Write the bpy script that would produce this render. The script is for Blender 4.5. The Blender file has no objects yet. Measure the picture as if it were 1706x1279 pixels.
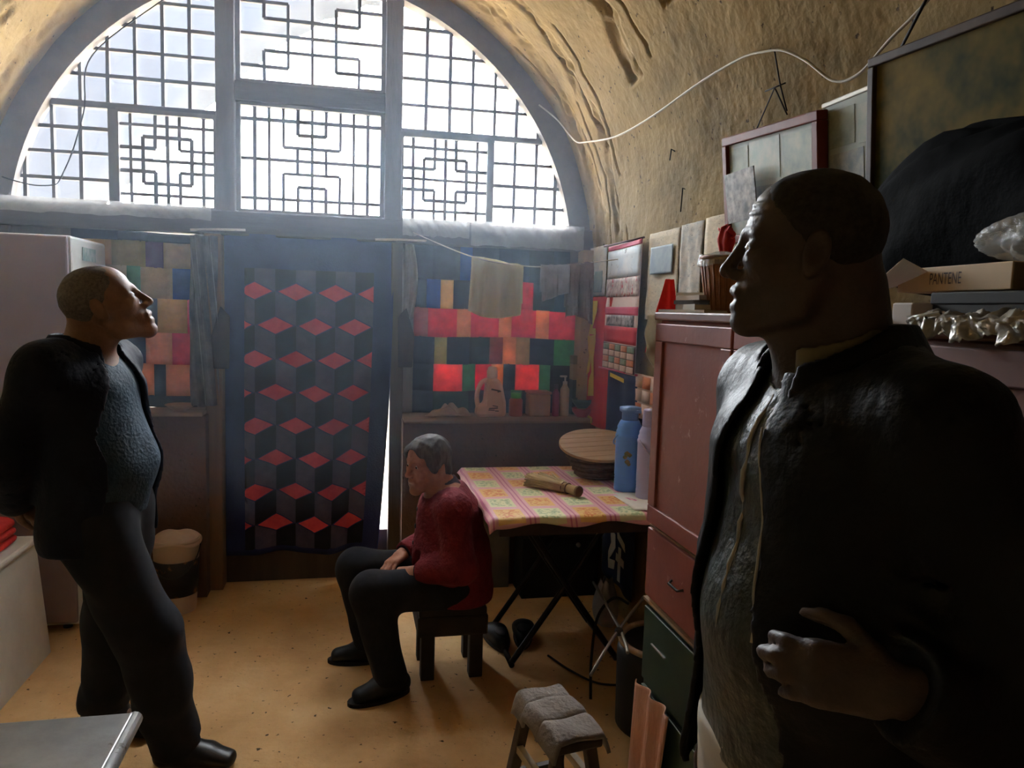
import bpy, bmesh, math, random
import numpy as np
from mathutils import Vector, Matrix, Euler
random.seed(7)
RNG = np.random.default_rng(11)
SC = bpy.context.scene
COL = SC.collection
PI = math.pi

# ------------------------------------------------------------------ camera
CAM_POS = Vector((0.0, 0.0, 1.52))
YAW, PITCH, ROLL, FPX = math.radians(12.22), math.radians(5.6), math.radians(1.71), 1242.0
cam_data = bpy.data.cameras.new('camera')
cam_data.sensor_fit = 'HORIZONTAL'
cam_data.sensor_width = 36.0
cam_data.lens = FPX / 1706.0 * 36.0
cam_data.clip_start = 0.05
cam = bpy.data.objects.new('camera', cam_data)
COL.objects.link(cam)
_f = Vector((math.sin(YAW) * math.cos(PITCH), math.cos(YAW) * math.cos(PITCH), -math.sin(PITCH)))
_r = Vector((math.cos(YAW), -math.sin(YAW), 0))
_u = _r.cross(_f)
_r2 = math.cos(ROLL) * _r + math.sin(ROLL) * _u
_u2 = -math.sin(ROLL) * _r + math.cos(ROLL) * _u
_m = Matrix((( _r2.x, _u2.x, -_f.x, CAM_POS.x), (_r2.y, _u2.y, -_f.y, CAM_POS.y), (_r2.z, _u2.z, -_f.z, CAM_POS.z), (0, 0, 0, 1)))
cam.matrix_world = _m
SC.camera = cam

# ------------------------------------------------------------------ world, light, exposure
SKY_HORIZON = 10.0
W = bpy.data.worlds.new('overcast_sky')
SC.world = W
W.use_nodes = True
_bg = W.node_tree.nodes['Background']
_bg.inputs['Color'].default_value = (0.93, 0.97, 1.0, 1)
# overcast sky: zenith three times as bright as the horizon, dull ground below it
_wn, _wl = W.node_tree.nodes, W.node_tree.links
_tc = _wn.new('ShaderNodeTexCoord'); _sx = _wn.new('ShaderNodeSeparateXYZ'); _wl.new(_tc.outputs['Generated'], _sx.inputs[0])
_mr = _wn.new('ShaderNodeMapRange'); _mr.inputs['From Min'].default_value = 0.0; _mr.inputs['From Max'].default_value = 1.0
_mr.inputs['To Min'].default_value = SKY_HORIZON; _mr.inputs['To Max'].default_value = SKY_HORIZON * 3.0; _wl.new(_sx.outputs['Z'], _mr.inputs['Value'])
_gt = _wn.new('ShaderNodeMath'); _gt.operation = 'GREATER_THAN'; _gt.inputs[1].default_value = -0.02; _wl.new(_sx.outputs['Z'], _gt.inputs[0])
_mu = _wn.new('ShaderNodeMapRange'); _mu.inputs['To Min'].default_value = 0.3; _mu.inputs['To Max'].default_value = 1.0; _wl.new(_gt.outputs[0], _mu.inputs['Value'])
_ml = _wn.new('ShaderNodeMath'); _ml.operation = 'MULTIPLY'; _wl.new(_mr.outputs['Result'], _ml.inputs[0]); _wl.new(_mu.outputs['Result'], _ml.inputs[1])
_wl.new(_ml.outputs[0], _bg.inputs['Strength'])
sun_d = bpy.data.lights.new('sun', 'SUN')
sun_d.energy = 3.0
sun_d.angle = math.radians(4)
sun_d.color = (1.0, 0.93, 0.82)
sun = bpy.data.objects.new('sun', sun_d)
COL.objects.link(sun)
sun.rotation_euler = (math.radians(35), 0, math.radians(20))   # high sun over the yard, shining away from the facade
FY = 4.2                     # plane of the timber front
def portal(x0, x1, z0, z1):
    d = bpy.data.lights.new('window_portal', 'AREA')
    d.shape = 'RECTANGLE'; d.size = x1 - x0; d.size_y = z1 - z0
    d.cycles.is_portal = True
    o = bpy.data.objects.new('window_portal', d)
    COL.objects.link(o)
    o.location = ((x0 + x1) / 2, FY + 0.16, (z0 + z1) / 2)
    o.rotation_euler = (-PI / 2, 0, 0)
portal(-1.66, 1.23, 1.98, 3.25)
portal(-1.3, -0.8, 0.95, 1.86)
portal(0.3, 1.27, 0.93, 1.86)
portal(-0.62, 0.2, 0.2, 1.93)
SC.view_settings.view_transform = 'Standard'
SC.view_settings.look = 'None'
SC.view_settings.gamma = 1.0
SC.view_settings.use_curve_mapping = False
SC.view_settings.exposure = 1.95
SC.cycles.max_bounces = 10
SC.cycles.diffuse_bounces = 6
SC.cycles.transparent_max_bounces = 24
SC.cycles.sample_clamp_indirect = 6.0
SC.cycles.use_denoising = True

# ------------------------------------------------------------------ helpers
def setp(o, label=None, cat=None, group=None, kind=None):
    if label: o['label'] = label
    if cat: o['category'] = cat
    if group: o['group'] = group
    if kind: o['kind'] = kind
    return o
def thing(name, label, cat, loc=(0, 0, 0), rz=0, group=None):
    o = bpy.data.objects.new(name, None)
    COL.objects.link(o)
    o.location = loc; o.rotation_euler = (0, 0, rz)
    o.empty_display_size = 0.05
    return setp(o, label, cat, group)
def struct(name, label=None):
    o = bpy.data.objects.new(name, None)
    COL.objects.link(o)
    o.empty_display_size = 0.05
    return setp(o, label, None, None, 'structure')
def link_mesh(name, me, mat=None, parent=None, loc=None):
    o = bpy.data.objects.new(name, me)
    COL.objects.link(o)
    if mat is not None and not me.materials:
        me.materials.append(mat)
    if parent is not None: o.parent = parent
    if loc is not None: o.location = loc
    return o
def bevel(o, w=0.004, seg=2):
    m = o.modifiers.new('bevel', 'BEVEL'); m.width = w; m.segments = seg; m.limit_method = 'ANGLE'
    m.harden_normals = False
    return o

class MB:
    """collects geometry for ONE mesh"""
    def __init__(s): s.v = []; s.f = []; s.sm = []; s.uv = None
    def add(s, vs, fs, smooth=False):
        b = len(s.v)
        s.v += [tuple(v) for v in vs]
        for f in fs:
            s.f.append(tuple(i + b for i in f)); s.sm.append(smooth)
        return s
    def box(s, c, d, R=None):
        hx, hy, hz = d[0] / 2, d[1] / 2, d[2] / 2
        vs = [Vector((x, y, z)) for x in (-hx, hx) for y in (-hy, hy) for z in (-hz, hz)]
        if R is not None: vs = [R @ v for v in vs]
        c = Vector(c)
        return s.add([v + c for v in vs], [(0, 1, 3, 2), (4, 6, 7, 5), (0, 4, 5, 1), (2, 3, 7, 6), (0, 2, 6, 4), (1, 5, 7, 3)])
    def b2(s, lo, hi):
        return s.box([(a + b) / 2 for a, b in zip(lo, hi)], [b - a for a, b in zip(lo, hi)])
    def bar(s, p0, p1, w, d, up=(0, 1, 0)):
        """square bar from p0 to p1; w across, d along 'up'"""
        p0, p1 = Vector(p0), Vector(p1)
        t = (p1 - p0); L = t.length; t.normalize()
        up = Vector(up); sd = t.cross(up)
        if sd.length < 1e-5: sd = t.cross(Vector((1, 0, 0)))
        sd.normalize(); u = sd.cross(t).normalized()
        R = Matrix((t, sd, u)).transposed()
        return s.box((p0 + p1) / 2, (L, w, d), R)
    def tube(s, pts, r, n=8, cap=True, closed=False):
        pts = [Vector(p) for p in pts]
        m = len(pts)
        rs = r if hasattr(r, '__len__') else [r] * m
        vs = []; prev = None
        for i in range(m):
            if closed: t = pts[(i + 1) % m] - pts[i - 1]
            else: t = pts[min(i + 1, m - 1)] - pts[max(i - 1, 0)]
            if t.length < 1e-9: t = Vector((0, 0, 1))
            t.normalize()
            if prev is None:
                a = Vector((0, 0, 1)) if abs(t.z) < 0.9 else Vector((1, 0, 0))
                u = (a - t * a.dot(t)).normalized()
            else:
                u = prev - t * prev.dot(t)
                if u.length < 1e-6: u = t.orthogonal()
                u.normalize()
            prev = u; w = t.cross(u)
            for k in range(n):
                an = 2 * PI * k / n
                vs.append(pts[i] + (u * math.cos(an) + w * math.sin(an)) * rs[i])
        fs = []
        mm = m if closed else m - 1
        for i in range(mm):
            j = (i + 1) % m
            for k in range(n):
                fs.append((i * n + k, i * n + (k + 1) % n, j * n + (k + 1) % n, j * n + k))
        s.add(vs, fs, True)
        if cap and not closed:
            b = len(s.v) - len(vs)
            s.f.append(tuple(b + k for k in range(n))[::-1]); s.sm.append(False)
            s.f.append(tuple(b + (m - 1) * n + k for k in range(n))); s.sm.append(False)
        return s
    def lathe(s, prof, n=32, c=(0, 0, 0), smooth=True, sx=1, sy=1, rough=0.0):
        """prof: list of (r,z)"""
        vs = []; fs = []
        for (r, z) in prof:
            for k in range(n):
                a = 2 * PI * k / n
                vs.append((c[0] + r * sx * math.cos(a), c[1] + r * sy * math.sin(a), c[2] + z))
        m = len(prof)
        for i in range(m - 1):
            for k in range(n):
                fs.append((i * n + k, i * n + (k + 1) % n, (i + 1) * n + (k + 1) % n, (i + 1) * n + k))
        fs.append(tuple(range(n))[::-1]); fs.append(tuple((m - 1) * n + k for k in range(n)))
        s.add(vs, fs, smooth)
        s.sm[-1] = False; s.sm[-2] = False
        return s
    def grid(s, fn, nu, nv, smooth=True):
        vs = [fn(i / nu, j / nv) for j in range(nv + 1) for i in range(nu + 1)]
        fs = [(j * (nu + 1) + i, j * (nu + 1) + i + 1, (j + 1) * (nu + 1) + i + 1, (j + 1) * (nu + 1) + i) for j in range(nv) for i in range(nu)]
        b = len(s.v)
        s.add(vs, fs, smooth)
        return s
    def poly(s, pts2, to3, th, n):
        """extruded polygon: pts2 2D list, to3(u,v)->Vector front, extruded by th along vector n"""
        m = len(pts2); n = Vector(n)
        a = [Vector(to3(*p)) for p in pts2]
        b = [v + n * th for v in a]
        fs = [tuple(range(m)), tuple(range(2 * m - 1, m - 1, -1))]
        fs += [(i, m + i, m + (i + 1) % m, (i + 1) % m) for i in range(m)]
        return s.add(a + b, fs)
    def ell(s, c, r, nu=20, nv=12, R=None):
        vs = []; fs = []
        for j in range(nv + 1):
            th = PI * j / nv
            for i in range(nu):
                a = 2 * PI * i / nu
                v = Vector((r[0] * math.sin(th) * math.cos(a), r[1] * math.sin(th) * math.sin(a), r[2] * math.cos(th)))
                if R is not None: v = R @ v
                vs.append(v + Vector(c))
        for j in range(nv):
            for i in range(nu):
                fs.append((j * nu + i, (j + 1) * nu + i, (j + 1) * nu + (i + 1) % nu, j * nu + (i + 1) % nu))
        return s.add(vs, fs, True)
    def mesh(s, name):
        me = bpy.data.meshes.new(name)
        me.from_pydata(s.v, [], s.f)
        me.polygons.foreach_set('use_smooth', s.sm)
        bm = bmesh.new(); bm.from_mesh(me)
        bmesh.ops.remove_doubles(bm, verts=bm.verts, dist=1e-6)
        bmesh.ops.recalc_face_normals(bm, faces=bm.faces)
        bm.to_mesh(me); bm.free()
        return me
    def build(s, name, mat=None, parent=None, bev=0, solid=0, off=0):
        o = link_mesh(name, s.mesh(name), mat, parent)
        if solid:
            m = o.modifiers.new('solidify', 'SOLIDIFY'); m.thickness = solid; m.offset = off
        if bev: bevel(o, bev)
        return o
def wob(x, y, seed=0):
    return (math.sin(x * 7.1 + y * 3.3 + seed) + math.sin(x * 13.7 - y * 9.1 + seed * 2.3) * 0.6 + math.sin(x * 23.9 + y * 19.3 + seed * 1.7) * 0.35) / 1.95
def catmull(pts, sub=8):
    pts = [Vector(p) for p in pts]
    out = []
    for i in range(len(pts) - 1):
        p0 = pts[max(i - 1, 0)]; p1 = pts[i]; p2 = pts[i + 1]; p3 = pts[min(i + 2, len(pts) - 1)]
        for k in range(sub):
            t = k / sub
            out.append(0.5 * ((2 * p1) + (p2 - p0) * t + (2 * p0 - 5 * p1 + 4 * p2 - p3) * t * t + (-p0 + 3 * p1 - 3 * p2 + p3) * t ** 3))
    out.append(pts[-1])
    return out

# ------------------------------------------------------------------ materials
def lin(c):
    """sRGB 0-255 to linear"""
    return tuple((v / 255 / 12.92 if v / 255 <= 0.04045 else ((v / 255 + 0.055) / 1.055) ** 2.4) for v in c)
MATS = {}
def mat(name, col, col2=None, rough=0.7, scale=8.0, detail=5.0, lo=0.35, hi=0.65, bump=0.0, bscale=None, metal=0.0, spec=0.4, stretch=None,
        trans=0.0, alpha=None, coat=0.0, spots=None, sheen=0.0):
    """procedural material. col/col2 sRGB mixed by noise; trans = translucency share; spots = (colour, scale, threshold)"""
    if name in MATS: return MATS[name]
    m = bpy.data.materials.new(name); m.use_nodes = True
    nt = m.node_tree; N = nt.nodes; Lk = nt.links
    p = N['Principled BSDF']
    p.inputs['Roughness'].default_value = rough
    p.inputs['Metallic'].default_value = metal
    p.inputs['Specular IOR Level'].default_value = spec
    if coat: p.inputs['Coat Weight'].default_value = coat; p.inputs['Coat Roughness'].default_value = 0.25
    if sheen: p.inputs['Sheen Weight'].default_value = sheen; p.inputs['Sheen Roughness'].default_value = 0.5
    tc = N.new('ShaderNodeTexCoord')
    src = tc.outputs['Object']
    if stretch:
        mp = N.new('ShaderNodeMapping'); mp.inputs['Scale'].default_value = stretch
        Lk.new(src, mp.inputs['Vector']); src = mp.outputs['Vector']
    c1 = lin(col) + (1,)
    colour = None
    if col2 is not None:
        nz = N.new('ShaderNodeTexNoise'); nz.inputs['Scale'].default_value = scale; nz.inputs['Detail'].default_value = detail
        nz.inputs['Roughness'].default_value = 0.62
        Lk.new(src, nz.inputs['Vector'])
        cr = N.new('ShaderNodeValToRGB')
        cr.color_ramp.elements[0].position = lo; cr.color_ramp.elements[0].color = c1
        cr.color_ramp.elements[1].position = hi; cr.color_ramp.elements[1].color = lin(col2) + (1,)
        Lk.new(nz.outputs['Fac'], cr.inputs['Fac'])
        colour = cr.outputs['Color']
    if spots is not None:
        n2 = N.new('ShaderNodeTexNoise'); n2.inputs['Scale'].default_value = spots[1]; n2.inputs['Detail'].default_value = 8
        n2.inputs['Roughness'].default_value = 0.7
        Lk.new(src, n2.inputs['Vector'])
        r2 = N.new('ShaderNodeValToRGB')
        r2.color_ramp.elements[0].position = spots[2]; r2.color_ramp.elements[1].position = spots[2] + 0.04
        Lk.new(n2.outputs['Fac'], r2.inputs['Fac'])
        mx = N.new('ShaderNodeMix'); mx.data_type = 'RGBA'
        Lk.new(r2.outputs['Color'], mx.inputs[0])
        if colour is not None: Lk.new(colour, mx.inputs[6])
        else: mx.inputs[6].default_value = c1
        mx.inputs[7].default_value = lin(spots[0]) + (1,)
        colour = mx.outputs[2]
    if colour is not None: Lk.new(colour, p.inputs['Base Color'])
    else: p.inputs['Base Color'].default_value = c1
    if bump:
        nb = N.new('ShaderNodeTexNoise'); nb.inputs['Scale'].default_value = bscale or scale * 4; nb.inputs['Detail'].default_value = 6
        Lk.new(src, nb.inputs['Vector'])
        bp = N.new('ShaderNodeBump'); bp.inputs['Strength'].default_value = bump; bp.inputs['Distance'].default_value = 0.02
        Lk.new(nb.outputs['Fac'], bp.inputs['Height']); Lk.new(bp.outputs['Normal'], p.inputs['Normal'])
    out = N['Material Output']
    sh = p.outputs['BSDF']
    if trans:
        tr = N.new('ShaderNodeBsdfTranslucent')
        if colour is not None: Lk.new(colour, tr.inputs['Color'])
        else: tr.inputs['Color'].default_value = c1
        ms = N.new('ShaderNodeMixShader'); ms.inputs[0].default_value = trans
        Lk.new(sh, ms.inputs[1]); Lk.new(tr.outputs['BSDF'], ms.inputs[2]); sh = ms.outputs[0]
    if alpha is not None:
        ta = N.new('ShaderNodeBsdfTransparent')
        ms = N.new('ShaderNodeMixShader'); ms.inputs[0].default_value = alpha
        Lk.new(ta.outputs['BSDF'], ms.inputs[1]); Lk.new(sh, ms.inputs[2]); sh = ms.outputs[0]
    Lk.new(sh, out.inputs['Surface'])
    MATS[name] = m
    return m
# ================================================================== STRUCTURE
CX, ZC, RV = -0.215, 1.775, 1.56
XR, XL = CX + RV, CX - RV
YB = -2.6
def vnoise(u, v, seed):
    """smooth value noise, numpy arrays"""
    r = np.random.default_rng(seed).random((64, 64))
    iu = np.floor(u).astype(int); iv = np.floor(v).astype(int)
    fu = u - iu; fv = v - iv
    fu = fu * fu * (3 - 2 * fu); fv = fv * fv * (3 - 2 * fv)
    g = lambda a, b: r[a % 64, b % 64]
    return (g(iu, iv) * (1 - fu) + g(iu + 1, iv) * fu) * (1 - fv) + (g(iu, iv + 1) * (1 - fu) + g(iu + 1, iv + 1) * fu) * fv
def fbm(u, v, seed, oc=4):
    t = 0; a = 0.5
    for k in range(oc):
        t = t + a * vnoise(u, v, seed + k); u = u * 2.03; v = v * 2.03; a *= 0.5
    return t
def plaster_relief(s, y):
    """s = metres along the section from the right spring, y = metres along the cave; returns outward offset"""
    e = 0.05 * (fbm(s * 1.3, y * 1.3, 3, 3) - 0.5) + 0.010 * (fbm(s * 5, y * 5, 9, 4) - 0.5) + 0.004 * (fbm(s * 22, y * 22, 21, 3) - 0.5)
    n1 = fbm(s * 3.2 + 5, y * 6, 31, 4) - 0.5
    n2 = fbm(s * 9 + 2, y * 9, 37, 3) - 0.5
    # bands where a coat of plaster has come away, running over the vault
    for yc, w, s0, s1, dep in ((3.90, 0.09, 0.0, 5.5, 0.02), (3.62, 0.05, 0.05, 5.5, 0.015), (3.02, 0.10, 0.75, 2.4, 0.02), (2.55, 0.07, 0.9, 2.2, 0.02)):
        dd = np.abs(y - yc + n1 * 0.22 + 0.06 * np.sin(s * 1.9 + yc)) - w * (0.8 + 1.2 * n2)
        m = 1 / (1 + np.exp(np.clip(dd / 0.006, -40, 40)))
        m = m * (s > s0) * (s < s1)
        e = e + m * (dep + 0.040 * (fbm(s * 16, y * 22, 51, 3) - 0.5))
    # fine fissures running over the vault
    for yc, s0, s1, seed in ((4.02, 0.0, 2.8, 1), (3.80, 0.0, 2.6, 2), (3.70, 0.0, 1.6, 3), (3.52, 0.0, 1.2, 4), (3.10, 0.8, 2.0, 5), (2.93, 0.7, 2.2, 6), (2.62, 0.9, 1.9, 7), (3.95, 3.0, 5.0, 8), (3.6, 3.0, 5.0, 9), (3.3, 3.2, 5.0, 10), (3.87, 0.2, 2.4, 12)):
        yy = yc + 0.10 * (fbm(s * 2.2 + seed, s * 0 + seed, 70 + seed, 4) - 0.5) * 2 + 0.03 * (fbm(s * 15, s * 0 + seed, 90 + seed, 2) - 0.5)
        m = np.exp(-((y - yy) / 0.006) ** 2) * (s > s0) * (s < s1) * (fbm(s * 4, s * 0, 120 + seed, 2) > 0.33)
        e = e + 0.022 * m
    return e
def grid_mesh(name, X, Y, Z, m, parent=None):
    nu, nv = X.shape
    me = bpy.data.meshes.new(name)
    co = np.stack([X, Y, Z], -1).reshape(-1, 3)
    idx = np.arange(nu * nv).reshape(nu, nv)
    q = np.stack([idx[:-1, :-1], idx[1:, :-1], idx[1:, 1:], idx[:-1, 1:]], -1).reshape(-1, 4)
    me.vertices.add(len(co)); me.vertices.foreach_set('co', co.ravel())
    me.loops.add(q.size); me.loops.foreach_set('vertex_index', q.ravel().astype(np.int32))
    me.polygons.add(len(q)); me.polygons.foreach_set('loop_start', np.arange(0, q.size, 4, dtype=np.int32))
    me.polygons.foreach_set('use_smooth', np.ones(len(q), bool))
    me.update(calc_edges=True)
    return link_mesh(name, me, m, parent)

def earth_mat(name, c1, c2, c3, crack=0.5):
    m = bpy.data.materials.new(name); m.use_nodes = True
    nt = m.node_tree; N = nt.nodes; Lk = nt.links; p = N['Principled BSDF']
    p.inputs['Roughness'].default_value = 0.85; p.inputs['Specular IOR Level'].default_value = 0.2
    tc = N.new('ShaderNodeTexCoord')
    a = N.new('ShaderNodeTexNoise'); a.inputs['Scale'].default_value = 1.7; a.inputs['Detail'].default_value = 8; a.inputs['Roughness'].default_value = 0.65
    Lk.new(tc.outputs['Object'], a.inputs['Vector'])
    r = N.new('ShaderNodeValToRGB')
    r.color_ramp.elements[0].position = 0.3; r.color_ramp.elements[0].color = lin(c1) + (1,)
    r.color_ramp.elements[1].position = 0.7; r.color_ramp.elements[1].color = lin(c3) + (1,)
    e = r.color_ramp.elements.new(0.5); e.color = lin(c2) + (1,)
    Lk.new(a.outputs['Fac'], r.inputs['Fac'])
    # small soot and straw specks
    b = N.new('ShaderNodeTexNoise'); b.inputs['Scale'].default_value = 38; b.inputs['Detail'].default_value = 4
    Lk.new(tc.outputs['Object'], b.inputs['Vector'])
    rb = N.new('ShaderNodeValToRGB'); rb.color_ramp.elements[0].position = 0.66; rb.color_ramp.elements[1].position = 0.72
    Lk.new(b.outputs['Fac'], rb.inputs['Fac'])
    mx = N.new('ShaderNodeMix'); mx.data_type = 'RGBA'
    Lk.new(rb.outputs['Color'], mx.inputs[0]); Lk.new(r.outputs['Color'], mx.inputs[6])
    mx.inputs[7].default_value = lin((70, 55, 38)) + (1,)
    Lk.new(mx.outputs[2], p.inputs['Base Color'])
    c = N.new('ShaderNodeTexNoise'); c.inputs['Scale'].default_value = 30; c.inputs['Detail'].default_value = 8
    Lk.new(tc.outputs['Object'], c.inputs['Vector'])
    bp = N.new('ShaderNodeBump'); bp.inputs['Strength'].default_value = crack; bp.inputs['Distance'].default_value = 0.012
    Lk.new(c.outputs['Fac'], bp.inputs['Height']); Lk.new(bp.outputs['Normal'], p.inputs['Normal'])
    return m
M_VAULT = earth_mat('loess_plaster', (102, 86, 56), (146, 124, 82), (170, 145, 100))
M_WALL = earth_mat('lower_plaster', (140, 118, 88), (170, 146, 110), (186, 164, 126))
M_FLOOR = earth_mat('beaten_earth', (194, 152, 100), (216, 174, 120), (230, 194, 142), 0.45)
M_SILL = earth_mat('dark_mud_brick', (92, 66, 56), (108, 80, 66), (120, 92, 76))

ys = np.concatenate([np.arange(YB, 0.8, 0.06), np.arange(0.8, 4.37, 0.009)])
ss = np.linspace(-0.06, PI * RV + 0.06, 386)
S_, Y_ = np.meshgrid(ss, ys, indexing='ij')
E_ = plaster_relief(S_, Y_)
PH = np.clip(S_ / RV, 0, PI)
DZ = np.minimum(S_, 0) + np.minimum(PI * RV - S_, 0)
RR = RV + E_
o = grid_mesh('ceiling', CX + RR * np.cos(PH), Y_, ZC + RR * np.sin(PH) + DZ, M_VAULT)
setp(o, 'cracked tan earth-plastered vault curving over the whole room', kind='structure')
for side, sx, srow, nm in ((1, XR, 0.0, 'wall_right'), (-1, XL, PI * RV, 'wall_left')):
    zs = np.linspace(-0.06, ZC, 60)
    yw = np.concatenate([np.arange(YB, 0.8, 0.1), np.arange(0.8, 4.37, 0.03)])
    Zg, Yg = np.meshgrid(zs, yw, indexing='ij')
    top = plaster_relief(np.full_like(Yg, srow), Yg)
    w = np.clip(Zg / ZC, 0, 1) ** 4
    Eg = top * w + (0.012 * (fbm(Zg * 4, Yg * 4, 200, 3) - 0.5)) * (1 - w)
    o = grid_mesh(nm, sx + side * Eg, Yg, Zg, M_VAULT)
    setp(o, 'straight plastered lower wall on the %s of the vault' % ('right' if side > 0 else 'left'), kind='structure')
fx = np.arange(XL - 0.05, XR + 0.051, 0.04); fy = np.arange(YB, 4.45, 0.04)
FXg, FYg = np.meshgrid(fx, fy, indexing='ij')
o = grid_mesh('floor', FXg, FYg, 0.010 * (fbm(FXg * 3, FYg * 3, 300, 4) - 0.5), M_FLOOR)
setp(o, 'beaten yellow-brown earth floor', kind='structure')
bw = MB().b2((XL - 0.1, YB - 0.1, 0), (XR + 0.1, YB, 3.5)).build('wall_back', M_WALL)
setp(bw, 'plain back wall of the room', kind='structure')
# yard outside
M_YARD = mat('yard_earth', (150, 136, 112), (170, 154, 128), rough=0.9, scale=3)
yard = MB().b2((-20, 4.45, -0.14), (20, 40, -0.02)).build('ground', M_YARD)
setp(yard, 'pale yard outside the door', kind='structure')
M_AWN = mat('awning_sheet', (24, 32, 46), (32, 40, 54), rough=0.6, scale=1.2)
def awn(u, v):
    x = -4.2 + 4.4 * u
    y = 5.2 + 1.2 * v
    low = 2.0 + (x + 2.1) * 1.05 - 0.16 * max(0, x + 1.0) ** 2 * 2
    return (x, y, low + (1 - v) * 0.0 + 2.6 * (1 - v) ** 1.0 * 0.55 + 0.02 * math.sin(x * 20))
aw = MB().grid(awn, 40, 6).build('awning', M_AWN, solid=0.01)
setp(aw, 'pale blue awning sheet outside, showing through the upper left panes', 'awning')

# ------------------------------------------------------------------ timber front
M_TIMB = mat('grey_timber', (96, 90, 88), (126, 118, 112), rough=0.8, scale=6, stretch=(1, 1, 0.15), bump=0.25)
M_TIMBH = mat('grey_timber_beam', (84, 80, 80), (112, 106, 104), rough=0.8, scale=6, stretch=(0.15, 1, 1), bump=0.25)
M_RIM = mat('rim_board', (106, 98, 96), (130, 120, 112), rough=0.8, scale=4, bump=0.2)
M_BAR = mat('lattice_wood', (72, 66, 62), (92, 84, 78), rough=0.8, scale=12)
M_DARKW = mat('dark_door_wood', (74, 60, 50), (98, 80, 66), rough=0.65, scale=9, stretch=(1, 1, 0.12), bump=0.2)
M_BROWNW = mat('brown_post_wood', (112, 84, 60), (136, 104, 76), rough=0.65, scale=9, stretch=(1, 1, 0.12), bump=0.2)
M_GLASS = bpy.data.materials.new('window_film'); M_GLASS.use_nodes = True
_n = M_GLASS.node_tree; _p = _n.nodes['Principled BSDF']; _n.nodes.remove(_p)
_t = _n.nodes.new('ShaderNodeBsdfTransparent'); _t.inputs['Color'].default_value = (0.93, 0.95, 0.97, 1)
_g = _n.nodes.new('ShaderNodeBsdfGlossy'); _g.inputs['Roughness'].default_value = 0.12
_x = _n.nodes.new('ShaderNodeMixShader'); _x.inputs[0].default_value = 0.05
_n.links.new(_t.outputs[0], _x.inputs[1]); _n.links.new(_g.outputs[0], _x.inputs[2]); _n.links.new(_x.outputs[0], _n.nodes['Material Output'].inputs['Surface'])
RW = 1.435
YBAR, YPANE = FY + 0.01, FY + 0.045

def arch_ring(r0, r1, y0, y1, a0, a1, n=64):
    mb = MB(); vs = []; fs = []
    for i in range(n + 1):
        a = a0 + (a1 - a0) * i / n
        c, s_ = math.cos(a), math.sin(a)
        for (r, y) in ((r0, y0), (r1, y0), (r1, y1), (r0, y1)):
            vs.append((CX + r * c, y, ZC + r * s_))
    for i in range(n):
        for k in range(4):
            fs.append((i * 4 + k, i * 4 + (k + 1) % 4, i * 4 + 4 + (k + 1) % 4, i * 4 + 4 + k))
    fs.append((0, 1, 2, 3)); fs.append(tuple(n * 4 + k for k in (3, 2, 1, 0)))
    return mb.add(vs, fs)
front = struct('wall_front', 'timber window front closing the end of the cave')
arch_ring(RW, RV + 0.09, FY - 0.06, FY + 0.03, 0.0, PI).build('arch_rim', M_RIM, front)
def clip_poly(pts, rad):
    """clip convex polygon (x,z) by the circle of the arch (as 96 half-planes)"""
    for i in range(96):
        a = 2 * PI * i / 96
        nx, nz = math.cos(a), math.sin(a)
        f = lambda p: (p[0] - CX) * nx + (p[1] - ZC) * nz - rad
        out = []
        for k in range(len(pts)):
            p, q = pts[k], pts[(k + 1) % len(pts)]
            fp, fq = f(p), f(q)
            if fp <= 0: out.append(p)
            if (fp < 0 < fq) or (fq < 0 < fp):
                t = fp / (fp - fq); out.append((p[0] + (q[0] - p[0]) * t, p[1] + (q[1] - p[1]) * t))
        pts = out
        if len(pts) < 3: return []
    return pts
def xspan(z, rad): return math.sqrt(max(rad * rad - (z - ZC) ** 2, 0))
BARMESH = {}
def bar_obj(parent, x0, z0, x1, z1, w=0.0175):
    """one lattice slat as its own part"""
    j = lambda: random.uniform(-0.0015, 0.0015)
    mb = MB().bar((x0 + j(), YBAR, z0 + j()), (x1 + j(), YBAR, z1 + j()), w * random.uniform(0.85, 1.15), 0.016 if z0 == z1 else 0.019, up=(0, 1, 0))
    return mb.build('lattice_bar', M_BAR, parent)
def pane_obj(parent, x0, x1, z0, z1):
    pts = clip_poly([(x0, z0), (x1, z0), (x1, z1), (x0, z1)], RW + 0.03)
    if len(pts) < 3: return
    ar = 0.5 * abs(sum(pts[i][0] * pts[(i + 1) % len(pts)][1] - pts[(i + 1) % len(pts)][0] * pts[i][1] for i in range(len(pts))))
    if ar < 2e-4: return
    t = random.uniform(-0.002, 0.002)
    MB().poly(pts, lambda u, v: (u, YPANE + t, v), 0.002, (0, 1, 0)).build('pane', M_GLASS, parent)
def sash(parent, x0, x1, z0, z1, w=0.022, y=FY, d=0.04, m=None):
    m = m or M_TIMB
    for a, b in (((x0, z0), (x1, z0)), ((x0, z1), (x1, z1))):
        MB().bar((a[0], y, a[1]), (b[0], y, b[1]), w, d).build('sash_rail', m, parent)
    for a, b in (((x0, z0), (x0, z1)), ((x1, z0), (x1, z1))):
        MB().bar((a[0], y, a[1]), (b[0], y, b[1]), w, d).build('sash_stile', m, parent)
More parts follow.
